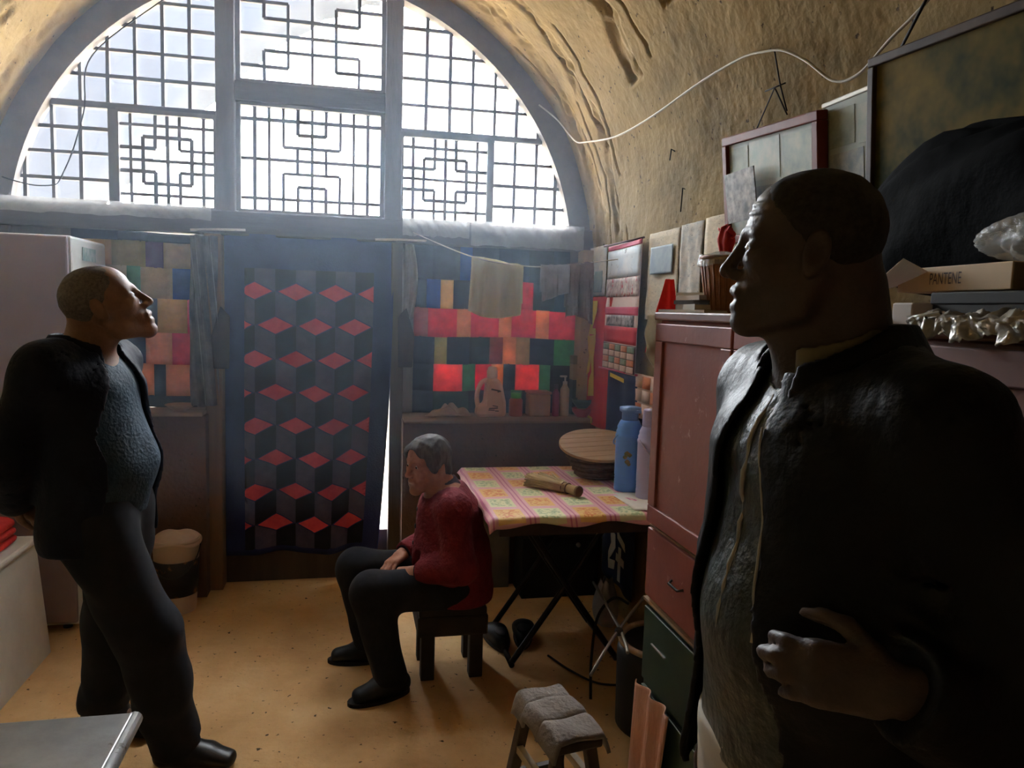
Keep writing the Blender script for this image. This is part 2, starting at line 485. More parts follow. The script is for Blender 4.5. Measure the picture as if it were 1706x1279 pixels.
def grid_window(name, label, xs, zs, xa, xb, za, zb):
    """square lattice between xa..xb, za..zb cut by the arch; xs, zs are the bar positions"""
    w = struct(name, label)
    for x in xs:
        zt = min(zb, ZC + math.sqrt(max((RW + 0.012) ** 2 - (x - CX) ** 2, 0)))
        if zt > za + 0.02: bar_obj(w, x, za, x, zt)
    for z in zs:
        h = xspan(z, RW + 0.012)
        l, r = max(xa, CX - h), min(xb, CX + h)
        if r > l + 0.02: bar_obj(w, l, z, r, z)
    X = sorted([xa] + list(xs) + [xb]); Z = sorted([za] + list(zs) + [zb])
    for i in range(len(X) - 1):
        for k in range(len(Z) - 1): pane_obj(w, X[i], X[i + 1], Z[k], Z[k + 1])
    return w
def fret_window(name, label, x0, x1, z0, z1, nx, nz, segs):
    """segs: (x0,y0,x1,y1) in units from the top left"""
    w = struct(name, label)
    ux, uz = (x1 - x0) / nx, (z1 - z0) / nz
    for a, b, c, d in segs:
        bar_obj(w, x0 + a * ux, z1 - b * uz, x0 + c * ux, z1 - d * uz, 0.0165)
    pane_obj(w, x0 - 0.01, x1 + 0.01, z0 - 0.01, z1 + 0.01)
    sash(w, x0 - 0.005, x1 + 0.005, z0 - 0.005, z1 + 0.005)
    return w
FRET_SQ = [(0, 1, 8, 1), (0, 7, 8, 7), (1, 0, 1, 8), (7, 0, 7, 8), (4, 0, 4, 8), (0, 4, 8, 4), (3, 0, 3, 3), (3, 5, 3, 8), (5, 0, 5, 3), (5, 5, 5, 8),
           (0, 3, 3, 3), (5, 3, 8, 3), (0, 5, 3, 5), (5, 5, 8, 5), (2, 2, 2, 6), (6, 2, 6, 6), (2, 2, 6, 2), (2, 6, 6, 6)]
FRET_B = [(1, 0, 1, 8), (2, 0, 2, 8), (8, 0, 8, 8), (9, 0, 9, 8), (5, 0, 5, 8), (0, 1, 10, 1), (0, 7, 10, 7), (0, 4, 10, 4), (3, 0, 3, 3), (7, 0, 7, 3), (3, 3, 7, 3),
          (4, 0, 4, 2), (6, 0, 6, 2), (4, 2, 6, 2), (4, 3, 4, 5), (6, 3, 6, 5), (3, 5, 7, 5), (3, 5, 3, 8), (7, 5, 7, 8), (4, 6, 6, 6), (4, 6, 4, 8), (6, 6, 6, 8)]
FRET_A = [(0, 3, 6, 3), (3, 0, 3, 6), (0, 5, 2, 5), (1, 4, 1, 6), (1, 4, 5, 4), (2, 1, 2, 5), (4, 1, 4, 5), (4, 5, 6, 5), (5, 4, 5, 6), (1, 2, 5, 2), (1, 0, 1, 2), (5, 0, 5, 2), (0, 1, 2, 1), (4, 1, 6, 1)]
grid_window('window_1', 'square-lattice window left of the tall posts, under the arch', (-0.819, -0.947, -1.076, -1.204, -1.332), (2.629, 2.757, 2.883, 3.006, 3.13), CX - RW, -0.68, 2.495, 3.35)
grid_window('window_2', 'small square-lattice window at the far left foot of the arch', (-1.335, -1.461, -1.59), (2.114, 2.244, 2.366), CX - RW, -1.2, 1.985, 2.47)
fret_window('window_3', 'left fret-pattern window with a cross in the middle', -1.16, -0.70, 2.0, 2.46, 8, 8, FRET_SQ)
fret_window('window_4', 'upper middle fret window with few long bars', -0.578, 0.148, 2.665, 3.145, 6, 6, FRET_A)
fret_window('window_5', 'lower middle fret window with many upright bars', -0.578, 0.148, 2.005, 2.545, 10, 8, FRET_B)
fret_window('window_6', 'right fret-pattern window with a cross in the middle', 0.262, 0.735, 2.0, 2.45, 8, 8, FRET_SQ)
grid_window('window_7', 'square-lattice window right of the tall posts, under the arch', (0.387, 0.515, 0.641, 0.768, 0.893, 1.017), (2.617, 2.753, 2.881, 3.013, 3.14), 0.25, CX + RW, 2.485, 3.35)
grid_window('window_8', 'small square-lattice window at the far right foot of the arch', (0.89, 1.012, 1.128), (2.102, 2.218, 2.34), 0.765, CX + RW, 1.985, 2.46)
def timber(name, lo, hi, m=None, bev=0.005):
    return MB().b2(lo, hi).build(name, m or M_TIMB, front, bev=bev)
timber('post', (-0.69, FY - 0.05, 1.86), (-0.597, FY + 0.06, ZC + math.sqrt(RW ** 2 - 0.4 ** 2)))
timber('post', (0.165, FY - 0.05, 1.86), (0.256, FY + 0.06, ZC + math.sqrt(RW ** 2 - 0.44 ** 2)))
timber('rail', (-0.6, FY - 0.035, 2.555), (0.168, FY + 0.05, 2.655), M_TIMBH)
timber('rail', (-0.6, FY - 0.035, 3.155), (0.168, FY + 0.05, 3.23), M_TIMBH)
timber('rail', (CX - xspan(2.48, RW), FY - 0.01, 2.466), (-0.685, FY + 0.04, 2.499), M_TIMBH)
timber('rail', (0.25, FY - 0.01, 2.456), (CX + xspan(2.47, RW), FY + 0.04, 2.489), M_TIMBH)
timber('post', (-1.207, FY - 0.01, 1.98), (-1.172, FY + 0.04, 2.47))
timber('post', (0.742, FY - 0.01, 1.98), (0.77, FY + 0.04, 2.46))
timber('lintel', (XL - 0.02, FY - 0.10, 1.865), (XR + 0.02, FY + 0.07, 1.988), M_TIMBH, 0.008)
# sheets of dusty plastic pinned along the lintel
M_FILM = mat('dusty_plastic', (150, 146, 142), (176, 172, 166), rough=0.35, scale=9, bump=0.4, bscale=14, trans=0.35, alpha=0.82)
def film(name, x0, x1, z0, z1, y, seed, m=None, lab=None):
    fn = lambda u, v: (x0 + (x1 - x0) * u, y - 0.007 * wob(u * (x1 - x0) * 14, v * 3, seed) - 0.005 * abs(math.sin(u * 23 + seed + v * 2)), z0 + (z1 - z0) * v + 0.006 * wob(u * 3, 0, seed) * (1 - v))
    o = MB().grid(fn, 60, 8).build(name, m or M_FILM, None)
    return setp(o, lab, 'plastic sheet', 'plastic sheets pinned on the timber front')
film('plastic_strip', -1.70, -0.70, 1.93, 2.0, FY - 0.125, 1.0, lab='long strip of dusty plastic along the beam above the fridge side')
film('plastic_strip', 0.26, 0.62, 1.905, 1.995, FY - 0.125, 2.0, lab='short piece of dusty plastic on the beam just right of the door')
film('plastic_strip', 0.63, 1.27, 1.87, 2.0, FY - 0.125, 4.0, lab='wrinkled plastic piece on the beam above the patchwork curtain')
# masonry under the windows
sill_l = MB().b2((XL - 0.02, 4.115, 0), (-1.19, FY + 0.15, 0.945)).b2((-1.19, 3.97, 0), (-0.72, FY + 0.15, 0.945)).build('wall_front_left', M_SILL); setp(sill_l, 'dark mud-brick wall below the left window', kind='structure')
sill_r = MB().b2((0.27, 3.95, 0), (XR + 0.02, FY + 0.15, 0.915)).build('wall_front_right', M_SILL); setp(sill_r, 'dark mud-brick wall below the right window', kind='structure')
M_SLAB = mat('worn_sill_board', (132, 106, 82), (156, 128, 100), rough=0.6, scale=8, stretch=(0.2, 1, 1), bump=0.2)
slab = MB().grid(lambda u, v: (0.275 + (XR - 0.275) * u, 3.93 + 0.27 * v + (0.006 * wob(u * 2, 0, 1)) * (1 - v), 0.935), 30, 2).build('trim_1', M_SLAB, None, solid=0.025, off=-1)
setp(slab, 'worn sill board of the right window', kind='structure')
slab2 = MB().b2((-1.185, 3.95, 0.945), (-0.73, FY + 0.05, 0.965)).build('trim_2', M_SLAB, bev=0.004); setp(slab2, 'sill board of the left window', kind='structure')
# door frame
timber('door_post', (-0.735, 4.06, 0), (-0.655, FY + 0.08, 1.865), M_BROWNW)
timber('door_post', (0.205, 4.10, 0), (0.275, FY + 0.08, 1.865), M_DARKW)
timber('door_stile', (-0.655, FY - 0.05, 0.2), (-0.56, FY + 0.06, 1.865), M_DARKW)
timber('threshold', (-0.66, FY - 0.03, 0), (0.21, FY + 0.12, 0.27), M_DARKW)
# window side boards
timber('window_jamb', (0.275, FY - 0.03, 0.93), (0.335, FY + 0.06, 1.87), M_TIMB)
timber('window_jamb', (1.262, FY - 0.16, 0.93), (XR + 0.03, FY + 0.06, 1.87), M_WALL)
timber('window_jamb', (-0.80, FY - 0.03, 0.96), (-0.735, FY + 0.06, 1.87), M_TIMB)
timber('window_jamb', (XL - 0.03, FY - 0.03, 0.96), (-1.36, FY + 0.06, 1.87), M_TIMB)
for nm, lab, xa, xb, za in (('window_9', 'low window behind the patchwork curtain on the right', 0.335, 1.262, 0.935), ('window_10', 'low window behind the patchwork curtain on the left', -1.36, -0.80, 0.965)):
    w = struct(nm, lab)
    n = 3 if xb - xa > 0.7 else 2
    for i in range(n):
        a = xa + (xb - xa) * i / n; b = xa + (xb - xa) * (i + 1) / n
        for z0, z1 in ((za, 1.40), (1.40, 1.865)):
            MB().b2((a, FY + 0.044, z0), (b, FY + 0.046, z1)).build('pane', M_GLASS, w)
        if i: MB().bar((a, FY + 0.03, za), (a, FY + 0.03, 1.865), 0.03, 0.03).build('sash_stile', M_BAR, w)
    MB().bar((xa, FY + 0.03, 1.40), (xb, FY + 0.03, 1.40), 0.03, 0.03).build('sash_rail', M_BAR, w)

# unseen plank panel added behind the curtain to stop daylight leaking in
dblock = struct('daylight_block', 'added plank panel blocking daylight behind the blue curtain')
for k in range(5):
    x0 = -0.565 + k * 0.134
    MB().b2((x0 + 0.001, FY + 0.03, 0.27), (x0 + 0.133, FY + 0.055, 1.865)).build('plank', M_DARKW, dblock, bev=0.003)
for z_ in (0.5, 1.5): MB().b2((-0.56, FY + 0.015, z_), (0.10, FY + 0.03, z_ + 0.08)).build('ledge', M_DARKW, dblock, bev=0.003)
# ================================================================== CLOTHS IN THE WINDOW FRONT
def solid(o, t=0.002, off=0):
    m = o.modifiers.new('solidify', 'SOLIDIFY'); m.thickness = t; m.offset = off
    return o
# ---- patchwork curtains: every patch a part
PATCH_COL = {'navy': (34, 40, 66), 'dark': (36, 34, 40), 'red': (196, 62, 84), 'bred': (216, 88, 88), 'orange': (206, 146, 100), 'tan': (168, 142, 98), 'mauve': (150, 92, 96),
             'green': (70, 128, 86), 'olive': (150, 142, 92), 'blue': (44, 78, 142), 'purple': (96, 70, 110), 'beige': (166, 150, 118), 'slate': (58, 62, 78), 'deepgreen': (40, 58, 52), 'gold': (190, 160, 96)}
def patch_mat(k, dull=False):
    tr = {'navy': 0.06, 'dark': 0.05, 'slate': 0.06, 'deepgreen': 0.06}.get(k, 0.11)
    c = PATCH_COL[k]; c2 = tuple(min(255, int(v * 1.12 + 6)) for v in c)
    if dull: tr *= 0.5; k = 'dull_' + k
    return mat('patch_' + k, c, c2, rough=0.9, scale=14, trans=tr, bump=0.1, bscale=200)
def patchwork(name, label, rows, fnY, dull=False):
    t = thing(name, label, 'curtain', (0, 0, 0))
    for z0, z1, cells in rows:
        for x0, x1, k in cells:
            nx = max(2, int((x1 - x0) / 0.03)); g = -0.0015; jy = 0.003 * random.random()
            f = lambda u, v: (x0 + g + (x1 - x0 - 2 * g) * u, fnY(x0 + (x1 - x0) * u, z0 + (z1 - z0) * v) + jy, z0 + g + (z1 - z0 - 2 * g) * v + 0.004 * math.sin((x0 + (x1 - x0) * u) * 9))
            solid(MB().grid(f, nx, 4).build('patch', patch_mat(k, dull), t), 0.0015)
    return t
pz = lambda y: 0.921 + (690 - y) * 0.0034
px_ = lambda x: 0.352 + (x - 690) * 0.00349
def row(y1, y0, s):
    out = []
    for tok in s.split():
        a, b, k = tok.split(',')
        out.append((px_(float(a)), px_(float(b)), k))
    return (pz(y0) , pz(y1), out)
quilt_y = lambda x, z: 4.165 + 0.012 * math.sin(x * 16 + z * 2) + 0.006 * math.sin(x * 37 + 1)
patchwork('patchwork_curtain', 'wide backlit patchwork curtain with bright red squares behind the detergent jug', [
    row(403, 466, '683,713,slate 713,757,slate 757,778,blue 778,820,slate 820,870,navy 870,912,dark 912,952,slate'),
    row(466, 512, '683,705,navy 705,726,blue 726,747,gold 747,792,dark 792,836,navy 836,870,red 870,880,red 880,915,dark 915,952,navy'),
    row(512, 559, '683,708,mauve 708,754,red 754,777,orange 777,822,red 822,843,orange 843,886,red 886,907,orange 907,952,red'),
    row(559, 604, '683,718,navy 718,739,olive 739,775,navy 775,809,dark 809,830,mauve 830,852,orange 852,875,tan 875,918,navy 918,952,green'),
    row(604, 648, '683,718,navy 718,764,bred 764,786,green 786,812,red 812,833,orange 833,852,navy 852,894,bred 894,912,green 912,952,dark'),
    row(648, 689, '683,718,navy 718,775,deepgreen 775,812,dark 812,846,navy 846,864,green 864,905,dark 905,952,navy')], quilt_y)
pz2 = lambda y: 0.985 + (670 - y) * 0.0033
px2 = lambda x: -1.066 + (x - 235) * 0.00289
def row2(y1, y0, s):
    return (pz2(y0), pz2(y1), [(px2(float(a)), px2(float(b)), k) for a, b, k in (t.split(',') for t in s.split())])
patchwork('patchwork_curtain', 'narrow patchwork curtain in dull tan, orange and blue beside the old man looking up', [
    row2(404, 418, '128,200,slate 200,250,dark 250,328,slate'),
    row2(418, 457, '128,190,tan 190,246,olive 246,276,purple 276,328,beige'),
    row2(457, 505, '128,215,beige 215,237,green 237,290,beige 290,328,blue'),
    row2(505, 558, '128,200,red 200,240,navy 240,265,dark 265,313,gold 313,328,red'),
    row2(558, 607, '128,205,orange 205,245,navy 245,287,orange 287,328,red'),
    row2(607, 657, '128,220,red 220,258,orange 258,277,dark 277,328,orange'),
    row2(657, 675, '128,328,dark')], lambda x, z: 4.165 + 0.008 * math.sin(x * 20), True)

# ---- door curtain with tumbling-block print sewn of rhombi
M_CURT = mat('blue_curtain', (32, 38, 84), (44, 52, 104), rough=0.75, scale=5, bump=0.15, bscale=120)
M_CURT_RED = mat('curtain_red', (206, 66, 82), (220, 84, 94), rough=0.8, scale=20)
M_CURT_GREY = mat('curtain_grey', (74, 68, 92), (90, 82, 104), rough=0.8, scale=20)
M_CURT_BLK = mat('curtain_black', (22, 20, 32), (32, 28, 44), rough=0.8, scale=20)
def cur_xyz(x, z, off=0.0):
    t = (1.87 - z) / 1.7
    xr = x - 0.07 * max(0, t) ** 2 * max(0, (x + 0.2) / 0.42)          # lower right edge swings in
    y = 4.105 + (0.016 + 0.02 * t) * math.sin(x * 15 + 0.6 * math.sin(z * 2.4)) + 0.010 * math.sin(x * 31 + z * 3) - off
    zz = z + 0.006 * math.sin(x * 10) * t
    return (xr, y, zz)
curt = thing('door_curtain', 'long blue door curtain with a tumbling-block pattern in red, grey and black', 'curtain')
solid(MB().grid(lambda u, v: cur_xyz(-0.645 + 0.865 * u, 0.175 + 1.70 * v), 110, 60).build('cloth', M_CURT, curt), 0.003)
MB().tube([(-0.66, 4.105, 1.868), (0.23, 4.105, 1.872)], 0.007, 8).build('rod', M_BAR, curt)
def rhomb(nm, pts, m):
    a, b, c, d = pts
    def f(u, v):
        x = (a[0] * (1 - u) + b[0] * u) * (1 - v) + (d[0] * (1 - u) + c[0] * u) * v
        z = (a[1] * (1 - u) + b[1] * u) * (1 - v) + (d[1] * (1 - u) + c[1] * u) * v
        return cur_xyz(min(max(x, -0.545), 0.115), min(max(z, 0.205), 1.70), 0.004)
    xs_ = [min(max(p[0], -0.545), 0.115) for p in pts]
    if max(xs_) - min(xs_) < 0.02: return
    zs_ = [min(max(p[1], 0.205), 1.70) for p in pts]
    if max(zs_) - min(zs_) < 0.02: return
    MB().grid(f, 6, 4).build(nm, m, curt)
wR, hR, sR = 0.205, 0.100, 0.128
r_ = 0
z = 0.16
while z < 1.86:
    x = -0.70 + (r_ % 2) * wR / 2
    while x < 0.25:
        rhomb('red_patch', [(x - wR * .43, z), (x, z - hR * .45), (x + wR * .43, z), (x, z + hR * .45)], M_CURT_RED)
        rhomb('grey_patch', [(x - wR * .5, z), (x, z - hR * .5), (x, z - hR * .5 - sR), (x - wR * .5, z - sR)], M_CURT_GREY)
        rhomb('black_patch', [(x, z - hR * .5), (x + wR * .5, z), (x + wR * .5, z - sR), (x, z - hR * .5 - sR)], M_CURT_BLK)
        x += wR
    z += hR / 2 + sR; r_ += 1

# ---- rods over the door posts, plastic flaps, pouches
M_STICK = mat('pale_stick', (196, 186, 170), (214, 204, 188), rough=0.5, scale=20)
for a, b, lab in (((-0.80, 4.07, 1.878), (-0.535, 4.06, 1.889), 'thin pale stick across the left door post top'), ((0.117, 4.07, 1.874), (0.387, 4.06, 1.880), 'thin pale stick across the right door post top')):
    setp(MB().tube([a, ((a[0] + b[0]) / 2, a[1], (a[2] + b[2]) / 2 + 0.003), b], 0.006, 8).build('wooden_stick', M_STICK), lab, 'stick', 'sticks over the door posts')
M_FLAP = mat('milky_plastic', (168, 164, 156), (196, 190, 180), rough=0.3, scale=10, trans=0.4, alpha=0.75, bump=0.3, bscale=20)
def flap(name, x0, x1, z0, z1, y, seed, lab, m=M_FLAP, am=0.02, nx=14):
    fn = lambda u, v: (x0 + (x1 - x0) * u * (0.55 + 0.45 * math.sin(PI * (1 - v) * 0.8 + 0.4)), y - am * math.sin(u * 7 + v * 3 + seed) - am * 0.5 * math.sin(u * 19 + seed), z0 + (z1 - z0) * v)
    o = MB().grid(fn, nx, 24).build(name, m)
    return setp(o, lab, 'plastic sheet')
flap('plastic_flap', 0.262, 0.345, 1.46, 1.86, 4.075, 0.4, 'milky plastic flap hanging right of the door curtain top')
M_GOLD = mat('yellowed_plastic', (196, 164, 88), (226, 200, 130), rough=0.35, scale=12, trans=0.35, bump=0.4, bscale=30)
M_DKPL = mat('smoky_plastic', (70, 66, 70), (112, 106, 104), rough=0.28, scale=8, trans=0.15, bump=0.5, bscale=18)
setp(MB().grid(lambda u, v: (-0.815 + 0.05 * u * (0.6 + 0.4 * math.sin(v * 9)), 4.15 - 0.012 * math.sin(u * 9 + v * 14), 0.985 + 0.80 * v), 8, 40).build('yellow_plastic_strip', M_GOLD), 'crumpled yellowed plastic strip glowing along the left window edge', 'plastic sheet')
setp(MB().grid(lambda u, v: (-0.80 + 0.135 * u, 4.04 - 0.02 * math.sin(u * 11 + v * 5) - 0.012 * math.sin(u * 25 + v * 13), 0.99 + 0.86 * v), 24, 50).build('smoky_plastic_sheet', M_DKPL), 'smoky crinkled plastic sheet hanging left of the door post', 'plastic sheet')
M_POUCH = mat('dark_cloth_pouch', (52, 42, 46), (66, 54, 54), rough=0.9, scale=20)
for x, z, lab, s in ((-0.655, 1.33, 'dark cloth flap on the left door post', -1), (0.285, 1.35, 'dark cloth flap on the right door post', 1)):
    pts = [(-0.035, -0.15), (0.04, -0.15), (0.045, 0.12), (0.0, 0.17), (-0.045, 0.02)]
    o = MB().poly([(s * -p[0] + x, p[1] + z) for p in pts], lambda u, v: (u, 4.05, v), 0.018, (0, -1, 0)).build('cloth_flap', M_POUCH, bev=0.006)
    setp(o, lab, 'cloth', 'dark flaps on the door posts')
# ---- yellow cloth at the foot of the curtain
M_YEL = mat('yellowish_rag', (206, 190, 140), (226, 212, 168), rough=0.9, scale=15, trans=0.3)
setp(MB().grid(lambda u, v: (0.03 + 0.17 * u, 4.09 - 0.05 * v + 0.01 * math.sin(u * 14), 0.175 - 0.045 * v - 0.02 * abs(math.sin(u * 9)) + 0.015 * math.sin(v * 5)), 20, 6).build('crumpled_rag', M_YEL, solid=0.004), 'crumpled pale yellow rag on the threshold under the curtain corner', 'cloth')

# ================================================================== FRIDGE, BED, STOVE, BUCKET
M_FRDOOR = mat('fridge_door', (158, 140, 146), (168, 150, 154), rough=0.35, scale=3, coat=0.2)
M_WHITE = mat('white_enamel', (214, 216, 214), (224, 226, 222), rough=0.35, scale=3)
M_BLACK = mat('black_rubber', (24, 24, 26), rough=0.6)
fr = thing('refrigerator', 'tall refrigerator with a dull pinkish door and white side', 'refrigerator', (-1.475, 3.86, 0))
MB().b2((-0.275, -0.235, 0.03), (0.275, 0.235, 1.79)).build('body', M_WHITE, fr, bev=0.012)
MB().b2((-0.268, -0.262, 0.62), (0.268, -0.24, 1.785)).build('door', M_FRDOOR, fr, bev=0.008)
MB().b2((-0.268, -0.262, 0.05), (0.268, -0.24, 0.61)).build('door', M_FRDOOR, fr, bev=0.008)
MB().b2((-0.26, -0.243, 0.05), (0.26, -0.234, 1.78)).build('gasket', M_BLACK, fr)
MB().b2((0.22, -0.285, 0.75), (0.245, -0.26, 1.05)).build('handle', M_WHITE, fr, bev=0.006)
MB().b2((0.276, -0.1, 1.69), (0.2775, 0.08, 1.75)).build('label_sticker', mat('sticker_teal', (120, 160, 158), (190, 200, 196), scale=30), fr)
for sx in (-0.2, 0.2):
    MB().lathe([(0.02, 0), (0.02, 0.035)], 12, (sx, -0.18, 0)).build('foot', M_BLACK, fr)

M_BEDSIDE = mat('whitewashed_side', (196, 192, 178), (212, 208, 194), rough=0.6, scale=4)
bed = thing('brick_bed', 'low whitewashed heated brick bed along the left wall', 'bed', (0, 0, 0))
def bedside(u, v):
    y = 0.35 + 3.07 * u
    x = -1.30 + 0.045 * (1 - v) + 0.05 * max(0, (3.0 - y)) * 0.5
    return (x, y, 0.49 * v)
mb = MB(); mb.grid(bedside, 20, 6)
mb.b2((XL + 0.03, 0.35, 0.02), (-1.31, 3.42, 0.488))
mb.build('side', M_BEDSIDE, bed)
MB().b2((XL + 0.03, 0.33, 0.488), (-1.285, 3.43, 0.515)).build('top_edge', M_BEDSIDE, bed, bev=0.01)
M_REDQ = mat('red_quilt', (186, 36, 30), (206, 56, 40), rough=0.85, scale=12, bump=0.3)
fq = thing('folded_quilt', 'red folded quilt on the corner of the white brick bed', 'quilt', (-1.46, 3.2, 0.516))
for k in range(3):
    def qf(u, v, k=k):
        a = 2 * PI * u; b = PI * v - PI / 2
        sg = lambda t, e: math.copysign(abs(t) ** e, t)
        return (0.13 * sg(math.cos(b), 0.35) * sg(math.cos(a), 0.4) + 0.004 * math.sin(a * 3 + k), 0.17 * sg(math.cos(b), 0.35) * sg(math.sin(a), 0.4), 0.019 + 0.034 * k + 0.019 * sg(math.sin(b), 0.7) + 0.003 * math.sin(a * 4 + k))
    MB().grid(qf, 40, 12).build('fold', M_REDQ, fq)
M_STEEL = mat('worn_steel', (150, 148, 146), (176, 174, 170), rough=0.42, scale=5, metal=0.85, bump=0.08, spots=((96, 92, 86), 9, 0.62))
M_IRON = mat('dark_iron', (48, 46, 46), (62, 60, 58), rough=0.6, scale=10, metal=0.3)
sv = thing('steel_stove', 'grey steel-topped stove table in the lower left corner', 'stove', (-0.82, 1.45, 0))
def stove_top(u, v):
    x = -0.36 + 0.72 * u; y = -0.31 + 0.62 * v
    e = max(0, (x - 0.33) / 0.03)
    return (x, y, 0.585 - 0.006 * e * e)
MB().b2((-0.35, -0.31, 0.565), (0.345, 0.31, 0.585)).build('top_plate', M_STEEL, sv, bev=0.008)
MB().tube([(0.343, -0.31, 0.568), (0.343, 0.31, 0.568)], 0.017, 12).build('rolled_edge', M_STEEL, sv)
MB().b2((-0.22, -0.2, 0.12), (0.18, 0.2, 0.565)).build('fire_box', M_IRON, sv, bev=0.01)
MB().b2((-0.1, -0.215, 0.3), (0.08, -0.2, 0.44)).build('fire_door', M_IRON, sv, bev=0.004)
for sx in (-0.19, 0.15):
    for sy in (-0.17, 0.17):
        MB().bar((sx, sy, 0), (sx, sy, 0.14), 0.03, 0.03).build('leg', M_IRON, sv)
bk = thing('plastic_bucket', 'off-white pail with a dark printed band beside the door post', 'bucket', (-0.835, 3.83, 0))
M_PAIL = mat('pail_plastic', (196, 176, 160), (208, 190, 172), rough=0.45, scale=6)
M_PAILD = mat('pail_print', (40, 34, 34), (150, 96, 52), rough=0.5, scale=9, lo=0.55, hi=0.62)
MB().lathe([(0.088, 0), (0.09, 0.01), (0.108, 0.35), (0.112, 0.352), (0.112, 0.365), (0.104, 0.365), (0.086, 0.02), (0.0001, 0.02)], 36).build('pail', M_PAIL, bk)
MB().lathe([(0.096, 0.09), (0.1055, 0.265), (0.1065, 0.265), (0.097, 0.09)], 36).build('printed_band', M_PAILD, bk)
MB().tube([(0.113 * math.cos(a), 0.113 * math.sin(a) * 0.98 - 0.035 * math.sin(a) , 0.34 - 0.16 * math.sin(a)) for a in np.linspace(0, -PI, 24)][:0] or [(0.115 * math.cos(a), -0.118 * abs(math.sin(a)) , 0.345 - 0.15 * math.sin(a)) for a in np.linspace(0, PI, 24)], 0.003, 6).build('handle', M_IRON, bk)
def ragtop(u, v):
    a = 2 * PI * u; r = 0.118 * v
    return (r * math.cos(a), r * math.sin(a), 0.395 - 0.05 * v ** 3 + 0.012 * math.sin(3 * a) * v)
MB().grid(ragtop, 36, 8).build('cloth_cover', mat('pinkish_cloth', (206, 180, 168), (218, 196, 180), rough=0.9, scale=10), bk, solid=0.003)
bw_ = thing('shallow_bowl', 'pale shallow bowl on the left window sill', 'bowl', (-0.855, 4.055, 0.965))
MB().lathe([(0.035, 0), (0.04, 0.004), (0.075, 0.028), (0.073, 0.03), (0.036, 0.009), (0.0001, 0.008)], 32).build('bowl', mat('enamel_cream', (190, 172, 156), rough=0.35), bw_)

# ================================================================== TABLE GROUP
M_TBL = mat('table_edge', (58, 46, 42), (72, 58, 50), rough=0.6, scale=10)
tb = thing('folding_table', 'folding table with crossed dark metal legs beside the red cabinet', 'table', (0.915, 3.115, 0))
MB().b2((-0.385, -0.435, 0.715), (0.385, 0.435, 0.742)).build('table_top', M_TBL, tb, bev=0.004)
MB().b2((-0.36, -0.41, 0.665), (0.36, -0.385, 0.715)).build('apron', M_TBL, tb)
MB().b2((-0.36, 0.385, 0.665), (0.36, 0.41, 0.715)).build('apron', M_TBL, tb)
M_LEG = mat('black_tube', (30, 28, 30), (46, 42, 40), rough=0.35, scale=10, metal=0.4)
for y in (-0.13, 0.27):
    for s in (-1, 1):
        pts = [(s * 0.23, y + s * 0.012, 0.70), (0, y + s * 0.012, 0.35), (-s * 0.235, y + s * 0.012, 0.012)]
        MB().tube(catmull(pts, 6), 0.013, 10).build('leg', M_LEG, tb)
for s in (-1, 1):
    MB().tube([(s * 0.235, -0.14, 0.014), (s * 0.235, 0.28, 0.014)], 0.012, 10).build('foot_bar', M_LEG, tb)
MB().tube([(0, -0.15, 0.35), (0, 0.29, 0.35)], 0.006, 8).build('pivot_rod', M_LEG, tb)
# oilcloth print
def oilcloth():
    m = bpy.data.materials.new('oilcloth_print'); m.use_nodes = True
    nt = m.node_tree; N = nt.nodes; Lk = nt.links; p = N['Principled BSDF']; p.inputs['Roughness'].default_value = 0.45
    tc = N.new('ShaderNodeTexCoord'); sp = N.new('ShaderNodeSeparateXYZ'); Lk.new(tc.outputs['Object'], sp.inputs[0])
    def M(op, a, b=None, c=None):
        n = N.new('ShaderNodeMath'); n.operation = op
        for i, v in enumerate((a, b, c)):
            if v is None: continue
            if isinstance(v, (int, float)): n.inputs[i].default_value = v
            else: Lk.new(v, n.inputs[i])
        return n.outputs[0]
    def mix(f, a, b):
        n = N.new('ShaderNodeMix'); n.data_type = 'RGBA'; Lk.new(f, n.inputs[0])
        for i, v in ((6, a), (7, b)):
            if isinstance(v, tuple): n.inputs[i].default_value = lin(v) + (1,)
            else: Lk.new(v, n.inputs[i])
        return n.outputs[2]
    u = M('DIVIDE', M('ADD', sp.outputs[0], 0.40), 0.160); v = M('DIVIDE', M('ADD', sp.outputs[1], 0.47), 0.165)
    fu = M('FRACT', u); fv = M('FRACT', v)
    par = M('MODULO', M('ADD', M('FLOOR', u), M('FLOOR', v)), 2)
    insq = M('MULTIPLY', M('LESS_THAN', M('ABSOLUTE', M('SUBTRACT', fu, 0.5)), 0.33), M('LESS_THAN', M('ABSOLUTE', M('SUBTRACT', fv, 0.5)), 0.40))
    inner = M('MULTIPLY', M('LESS_THAN', M('ABSOLUTE', M('SUBTRACT', fu, 0.5)), 0.27), M('LESS_THAN', M('ABSOLUTE', M('SUBTRACT', fv, 0.5)), 0.32))
    nz = N.new('ShaderNodeTexNoise'); nz.inputs['Scale'].default_value = 70; nz.inputs['Detail'].default_value = 2; Lk.new(tc.outputs['Object'], nz.inputs['Vector'])
    fl = M('MULTIPLY', M('GREATER_THAN', nz.outputs['Fac'], 0.52), inner)
    ca = mix(fl, (236, 190, 110), (222, 134, 70)); cb = mix(fl, (226, 224, 176), (176, 190, 140))
    sq = mix(par, ca, cb)
    st = M('LESS_THAN', M('ABSOLUTE', M('SUBTRACT', M('ABSOLUTE', M('SUBTRACT', fu, 0.5)), 0.44)), 0.022)
    pk = mix(st, (232, 178, 182), (206, 120, 150))
    Lk.new(mix(insq, pk, sq), p.inputs['Base Color'])
    return m
